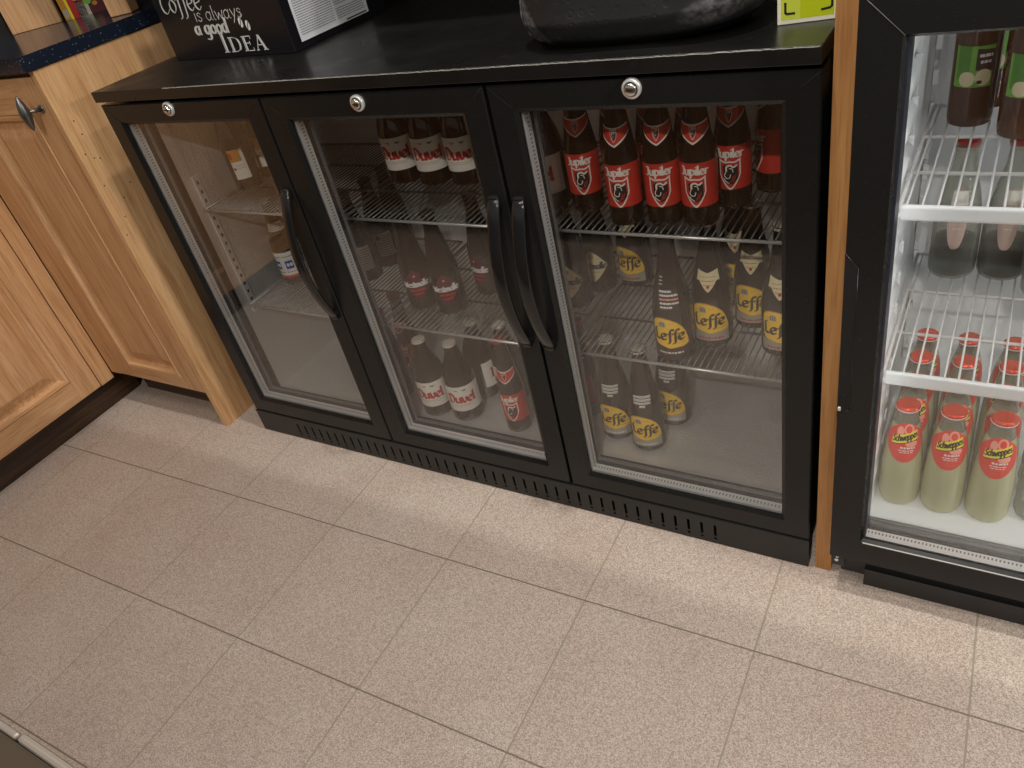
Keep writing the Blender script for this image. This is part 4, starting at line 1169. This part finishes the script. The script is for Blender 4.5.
# snack packet beside the panel
pk = thing('snack_box', 'red, yellow and green printed packet standing on the black worktop beside the oak panel', 'packet', (-.4460, .2920, .9540), math.atan2(.365 - .284, -.3935 + .4527))
b = MB(); pw, ph, pd = .098, .20, .045
b.box(0, pw, 0, pd, .0003, ph, 0, .001)
f1, f2 = fr(.0003), fr(.0006)
def pq(x0, x1, z0, z1, mi, fn=f1): b.face([fn(x0, z0), fn(x1, z0), fn(x1, z1), fn(x0, z1)], mi)
pq(.0, .014, .0, .2, 1); pq(.002, .0125, .004, .022, 2, f2); pq(.014, .020, 0, .2, 3); pq(.020, .034, 0, .2, 4); pq(.034, .098, 0, .2, 5)
pq(.034, .062, 0, .03, 0)
rd = random.Random(5)
for k in range(22):
    cx, cz = rd.uniform(.038, .094), rd.uniform(.012, .14); a_ = rd.uniform(.004, .010)
    mi = rd.choice([6, 4, 1, 3, 0, 5]); e = .0006 + .00002 * k
    b.face([(cx + a_ * math.cos(2*PI*q/10), -e, cz + a_ * .8 * math.sin(2*PI*q/10)) for q in range(10)], mi)
b.build('packet_body', ['cream', 'amber', 'label_grey', 'banner', 'red_ink', 'maroon', 'green'], pk, recalc=False)

# ------------------------------------------------------------------ oak board between cooler and fridge
b = MB(); b.box(1.3600, 1.3860, .003, .56, 0, 2.0, 0, .0012)
tag(b.build('upright_board', 'oak_strip'), 'tall narrow orange-brown board standing between the cooler and the fridge', 'board')

# ------------------------------------------------------------------ upright fridge on the right
FX0, FX1, FY, FT = 1.3893, 1.99, -.035, 1.86
fridge = thing('display_fridge', 'tall black glass-door drinks fridge with white lit interior at the right', 'fridge', (0, 0, 0))
b = MB(); t_ = .030; y0, y1 = .012, .55
b.box(FX0 + .001, FX0 + t_, y0, y1, .09, FT); b.box(FX1 - t_, FX1, y0, y1, .09, FT)
b.box(FX0 + t_, FX1 - t_, y1 - t_, y1, .09, FT); b.box(FX0 + t_, FX1 - t_, y0, y1, .09, .118); b.box(FX0 + t_, FX1 - t_, y0, y1, 1.6, FT)
b.build('cabinet', 'black_matt', fridge)
lx0, lx1, ly1, lz0, lz1 = FX0 + t_, FX1 - t_, y1 - t_, .118, 1.6
# white liner with ribbed side walls
b = MB()
def ribbed(x, sgn):
    N = 260; rows = []
    for k in range(N + 1):
        z = lz0 + (lz1 - lz0) * k / N
        ph = (z - lz0) / .051 * 2 * PI
        d_ = .0115 * (.5 + .5 * math.tanh(2.6 * math.sin(ph)))
        rows.append([b.bm.verts.new((x + sgn * (.004 + d_ * (1 if s_ in (2, 3) else 0)), yy, z)) for s_, yy in enumerate((.016, .022, .026, .135, .145, ly1))])
    for A, B in zip(rows, rows[1:]):
        for i in range(5):
            f = b.bm.faces.new((A[i], A[i + 1], B[i + 1], B[i])); f.smooth = True
ribbed(lx0, 1); ribbed(lx1, -1)
b.box(lx0, lx1, ly1 - .003, ly1, lz0, lz1); b.box(lx0, lx1, .014, ly1, lz0, lz0 + .002); b.box(lx0, lx1, .014, ly1, lz1 - .003, lz1)
b.build('inner_liner', 'white', fridge)
# notched shelf standards
for x in (lx0 + .005, lx1 - .0135):
    for yy in (.165, .42):
        b = MB(); b.box(x, x + .006, yy, yy + .010, .16, 1.55, 0, .001)
        for k in range(26): b.box(x + .0005, x + .0085, yy - .009, yy, .17 + k * .051, .192 + k * .051, 0, .001)
        for k in range(26): b.box(x + .0005, x + .0060, yy - .004, yy, .198 + k * .051, .204 + k * .051, 0)
        b.build('shelf_standard', 'white', fridge)
# door: frame, bead, panes, spacer
gx0, gx1, gz0, gz1 = 1.4360, 1.944, .1370, .8805
gz1 = 1.53 if False else gz1
dz0, dz1 = .0865, 1.60
b = MB()
ZT = dz1 - (gz1 - gz1); 
o = [(FX0, dz0), (FX1, dz0), (FX1, .9268), (FX0, .9268)]; g = [(gx0, gz0), (gx1, gz0), (gx1, gz1), (gx0, gz1)]
q = [(gx0 - .004, gz0 - .004), (gx1 + .004, gz0 - .004), (gx1 + .004, gz1 + .004), (gx0 - .004, gz1 + .004)]
V = lambda p, y: (p[0], FY + y, p[1])
for k in range(4):
    j = (k + 1) % 4
    b.face([V(o[k], 0), V(o[j], 0), V(q[j], 0), V(q[k], 0)]); b.face([V(q[k], 0), V(q[j], 0), V(g[j], .006), V(g[k], .006)])
    b.face([V(o[k], .042), V(o[j], .042), V(o[j], 0), V(o[k], 0)]); b.face([V(g[k], .006), V(g[j], .006), V(g[j], .042), V(g[k], .042)])
    b.face([V(o[k], .042), V(o[j], .042), V(g[j], .042), V(g[k], .042)])
fd = b.build('door', 'black', fridge)
b = MB(); b.tube([(FX0 + .002, FY - .0001, .925), (gx0 - .002, FY - .0001, gz1 + .003)], .0004, 5); b.build('mitre_joint', 'gasket', fd)
w_ = .0024
for (x0, x1, z0, z1) in ((gx0, gx0 + w_, gz0, gz1), (gx1 - w_, gx1, gz0, gz1)):
    b = MB(); b.box(x0, x1, FY + .006, FY + .040, z0, z1); b.build('side_bead', 'navy', fd)
for yy, nm in ((.0065, 'outer_pane'), (.0270, 'inner_pane')):
    b = MB(); b.box(gx0, gx1, FY + yy, FY + yy + .004, gz0, gz1); b.build(nm, 'pane', fd)
b = MB(); b.box(gx0 + w_, gx1 - w_, FY + .0108, FY + .0265, gz0 - .008, gz0 + .0012)
for k in range(100):
    x = gx0 + w_ + (k + .5) * (gx1 - gx0 - 2 * w_) / 100
    b.box(x - .0010, x + .0010, FY + .0185, FY + .0225, gz0 + .0010, gz0 + .0015, 1)
b.build('spacer_bar', ['alu_bright', 'ink_grey'], fd)
b = MB(); b.box(gx0 - .006, gx1 + .006, FY + .0405, FY + .0465, gz0 - .008, gz0 + .009); b.build('gasket', 'gasket', fd)
b = MB(); b.box(gx0, gx1, FY - .0006, FY + .002, gz0 - .0052, gz0 - .0036); b.build('glazing_bead', 'alu', fd)
# recessed grip along the door's left edge: flat near-black face paints the pocket's shade between sloped ends
b = MB(); hx0, hx1, hz0, hz1 = FX0 - .0004, FX0 + .0155, .380, .636
b.tube([(hx0 + .0005, FY - .0006, hz1), (hx1, FY - .0006, hz1 - .019)], .0007, 5, 1); b.tube([(hx1, FY - .0006, hz1 - .019), (hx1, FY - .0006, hz0 + .014)], .0005, 5, 1); b.tube([(hx1, FY - .0006, hz0 + .014), (hx0, FY - .0006, hz0)], .0007, 5, 1)
b.face([(hx0, FY - .0004, hz0), (hx1, FY - .0004, hz0 + .014), (hx1, FY - .0004, hz1 - .019), (hx0, FY - .0004, hz1)], 0)
b.box(hx0 + .001, hx0 + .005, FY - .003, FY, hz0 + .012, hz0 + .018, 2, .0008); b.box(hx0 + .006, hx0 + .009, FY - .002, FY, hz0 + .018, hz0 + .04, 0)
b.build('grip_recess', ['void', 'black_gloss', 'alu'], fd)
# plinth with vents, hinge bracket, feet
b = MB(); b.box(FX0 + .012, FX1 - .01, .004, .03, .012, .0845)
for r in (.052, .064):
    for k in range(7): b.box(FX0 + .075 + k * .07, FX0 + .125 + k * .07, .002, .005, r, r + .004, 1)
b.box(FX0 + .05, FX1 - .05, -.008, .02, .0015, .040)
b.build('plinth', ['black_matt', 'void'], fridge)
b = MB(); b.box(FX0 + .003, FX0 + .022, -.030, .004, .060, .0845, 0, .001); b.tube([(FX0 + .010, -.0305, .074), (FX0 + .010, -.032, .074)], .003, 10, 1); b.tube([(FX0 + .011, -.0305, .082), (FX0 + .011, -.032, .082)], .0025, 10, 1)
b.tube([(FX0 + .060, -.0005, .0765), (FX0 + .060, .004, .0765)], .003, 10, 1)
b.build('hinge_bracket', ['black_matt', 'alu'], fridge)
for x in (FX0 + .05, FX1 - .05):
    for y in (.06, .48):
        b = MB(); b.tube([(x, y, 0), (x, y, .09)], .016, 12); b.build('foot', 'black_matt', fridge)
# door upper panel carrying the lit top (above the glass)
b = MB(); b.box(FX0, FX1, FY, FY + .042, .9285, FT, 0, .002); b.build('header_panel', 'black', fridge)
# wire shelves with white front rails
for zr, rb in ((.6400, .0205), (.3830, .0225)):
    b = MB(); ys0, ys1 = .052, .40; zw = zr + rb - .0045
    for k in range(30):
        x = lx0 + .022 + k * (lx1 - lx0 - .044) / 29
        b.tube([(x, ys0, zw), (x, ys1, zw)], .0014, 6)
    for y in (.16, .28, ys1): b.tube([(lx0 + .014, y, zw - .004), (lx1 - .014, y, zw - .004)], .0026, 8)
    b.tube([(lx0 + .014, ys0, zw - .003), (lx0 + .014, ys1, zw - .003)], .0026, 8); b.tube([(lx1 - .014, ys0, zw - .003), (lx1 - .014, ys1, zw - .003)], .0026, 8)
    ws = b.build('wire_shelf', 'white_wire', fridge)
    b = MB(); b.box(lx0 + .016, lx1 - .016, .046, .054, zr, zr + rb, 0, .0038, seg=3); b.tube([(lx0 + .010, .050, zr + .006), (lx0 + .018, .050, zr + .006)], .004, 8)
    b.build('front_rail', 'white', ws)
# bottles in the fridge
FZ = lz0 + .0022
lem = lemonade_bottle()
sp = []
cols = [(1.4670, 'left'), (1.5285, 'middle'), (1.5915, 'right')]
rowname = ['front row', 'second row', 'third row', 'back row']
for r in range(4):
    for cx, cn in cols:
        sp.append((cx + .001 * r, .100 + .0635 * r, FZ, (4, 4, 4)[cols.index((cx, cn))] + (0, 6, -9, 4)[r], f'cloudy lemonade bottle with coral label, {cn} column, {rowname[r]} on the fridge floor', 'lemonade bottles on the fridge floor'))
place(lem, True, sp)
ZJ, ZK = .6400 + .0205 - .0025, .3830 + .0225 - .0025
place(juice_bottle(), True, [
 (1.4835, .325, ZJ, -6, 'brown juice bottle with green label on the top fridge shelf, left and farther back', 'green label juice bottles on the fridge shelf'),
 (1.548, .280, ZJ, -4, 'brown juice bottle with green label on the top fridge shelf, right and nearer', 'green label juice bottles on the fridge shelf'),
 (1.502, .395, ZJ, 20, 'brown juice bottle hidden behind the left green label bottle', 'green label juice bottles on the fridge shelf'),
 (1.573, .360, ZJ, 10, 'brown juice bottle behind the right green label bottle', 'green label juice bottles on the fridge shelf'),
])
place(tongue_label_bottle(), True, [
 (1.487, .345, ZK, 0, 'dark drink bottle with pink tongue label, leftmost on the lower fridge shelf', 'tongue label bottles on the lower fridge shelf'),
 (1.5555, .350, ZK, 0, 'dark drink bottle with pink tongue label, second on the lower fridge shelf', 'tongue label bottles on the lower fridge shelf'),
 (1.6180, .300, ZK, 40, 'dark drink bottle cut by the photo edge on the lower fridge shelf', 'tongue label bottles on the lower fridge shelf'),
])
place(plain_clear_bottle(), True, [
 (1.6570, .118, FZ, 0, 'plain clear glass bottle right of the coral label bottles, front row', 'plain clear bottles on the fridge floor'),
 (1.6600, .186, FZ, 0, 'plain clear glass bottle right of the coral label bottles, second row', 'plain clear bottles on the fridge floor'),
])

# ------------------------------------------------------------------ bar counter the picture was taken across
bc = thing('serving_counter', 'dark brown counter with a steel edge strip, cut by the lower left photo corner', 'counter', (0, 0, 0))
b = MB(); b.box(-.50, 2.7, -1.45, -.9002, .825, .8495, 0, .002); b.build('counter_top', 'counter', bc)
b = MB(); b.box(-.50, 1.187, -.9003, -.8970, .828, .8502, 0, .0015); b.box(1.1885, 2.7, -.9003, -.8960, .828, .8506, 0, .0018); b.build('edge_strip', 'edge', bc)
b = MB()
for k in range(32): b.box(-.50 + k * .1, -.402 + k * .1, -1.02, -1.00, .09, .825, 0, .002)
b.box(-.5, 2.7, -1.40, -1.02, .09, .825)
b.build('plank_front', 'bar_wood', bc)
b = MB(); b.box(-.5, 2.7, -1.40, -1.06, 0, .09); b.build('plinth', 'dark_wood_x', bc)

# ------------------------------------------------------------------ light
def lamp(name, loc, power, size, col=(1, .86, .70), spot=None, target=None):
    L = bpy.data.lights.new(name, 'AREA'); L.shape = 'DISK'; L.size = size; L.energy = power; L.color = col
    if spot: L.spread = math.radians(spot)
    o = bpy.data.objects.new(name, L); o.location = loc; COL.objects.link(o)
    if target:
        o.rotation_euler = (Vector(target) - Vector(loc)).to_track_quat('-Z', 'Y').to_euler()
    return o
WARM = (1, .968, .915)
lamp('ceiling_downlight', (1.10, -.10, 2.56), 17, .10, WARM)
lamp('ceiling_downlight', (-.05, -.10, 2.56), 6.5, .10, WARM)
lamp('ceiling_downlight', (2.25, -.10, 2.56), 13, .10, WARM)
lamp('ceiling_downlight', (.35, -1.05, 2.56), 3.5, .10, WARM)
lamp('ceiling_downlight', (1.45, -.85, 2.56), 9, .10, WARM)
lamp('ceiling_downlight', (2.5, -1.2, 2.56), 6, .10, WARM)
lamp('ceiling_downlight', (1.75, -2.45, 2.56), 62, .10, WARM)  # added to brighten the cooler's lower back wall, no known fixture there
lamp('side_lamp', (2.35, -.33, 1.32), 8, .06, WARM, target=(-.2, 0, .7))
# the fridge's own LED strips behind the door frame, and one under its roof
for x, sg in ((lx0 + .012, 1), (lx1 - .012, -1)):
    L = bpy.data.lights.new('fridge_led', 'AREA'); L.shape = 'RECTANGLE'; L.size = .010; L.size_y = 1.2; L.energy = .12 if sg > 0 else 1.6; L.color = (.95, .98, 1.0)
    zx = Vector((-sg * .8, -.6, 0)).normalized(); yx = Vector((0, 0, 1)); xx_ = yx.cross(zx)
    o = bpy.data.objects.new('fridge_led', L); COL.objects.link(o)
    o.matrix_world = Matrix(((xx_.x, yx.x, zx.x, x), (xx_.y, yx.y, zx.y, .018), (xx_.z, yx.z, zx.z, .85), (0, 0, 0, 1)))
L = bpy.data.lights.new('fridge_led', 'AREA'); L.shape = 'RECTANGLE'; L.size = .45; L.size_y = .04; L.energy = .9; L.color = (.95, .98, 1.0)
o = bpy.data.objects.new('fridge_led', L); o.location = (1.69, .10, 1.50); COL.objects.link(o)

w = bpy.data.worlds.new('world'); SC.world = w; w.use_nodes = True
bg = w.node_tree.nodes['Background']; bg.inputs[0].default_value = (1, .96, .90, 1); bg.inputs[1].default_value = .22

SC.view_settings.view_transform = 'Standard'
SC.view_settings.look = 'None'
SC.view_settings.gamma = 1.0
SC.view_settings.use_curve_mapping = False
SC.view_settings.exposure = 0.0
SC.cycles.transparent_max_bounces = 40
SC.cycles.max_bounces = 10
SC.cycles.caustics_refractive = False
SC.cycles.caustics_reflective = False
SC.cycles.sample_clamp_indirect = 6
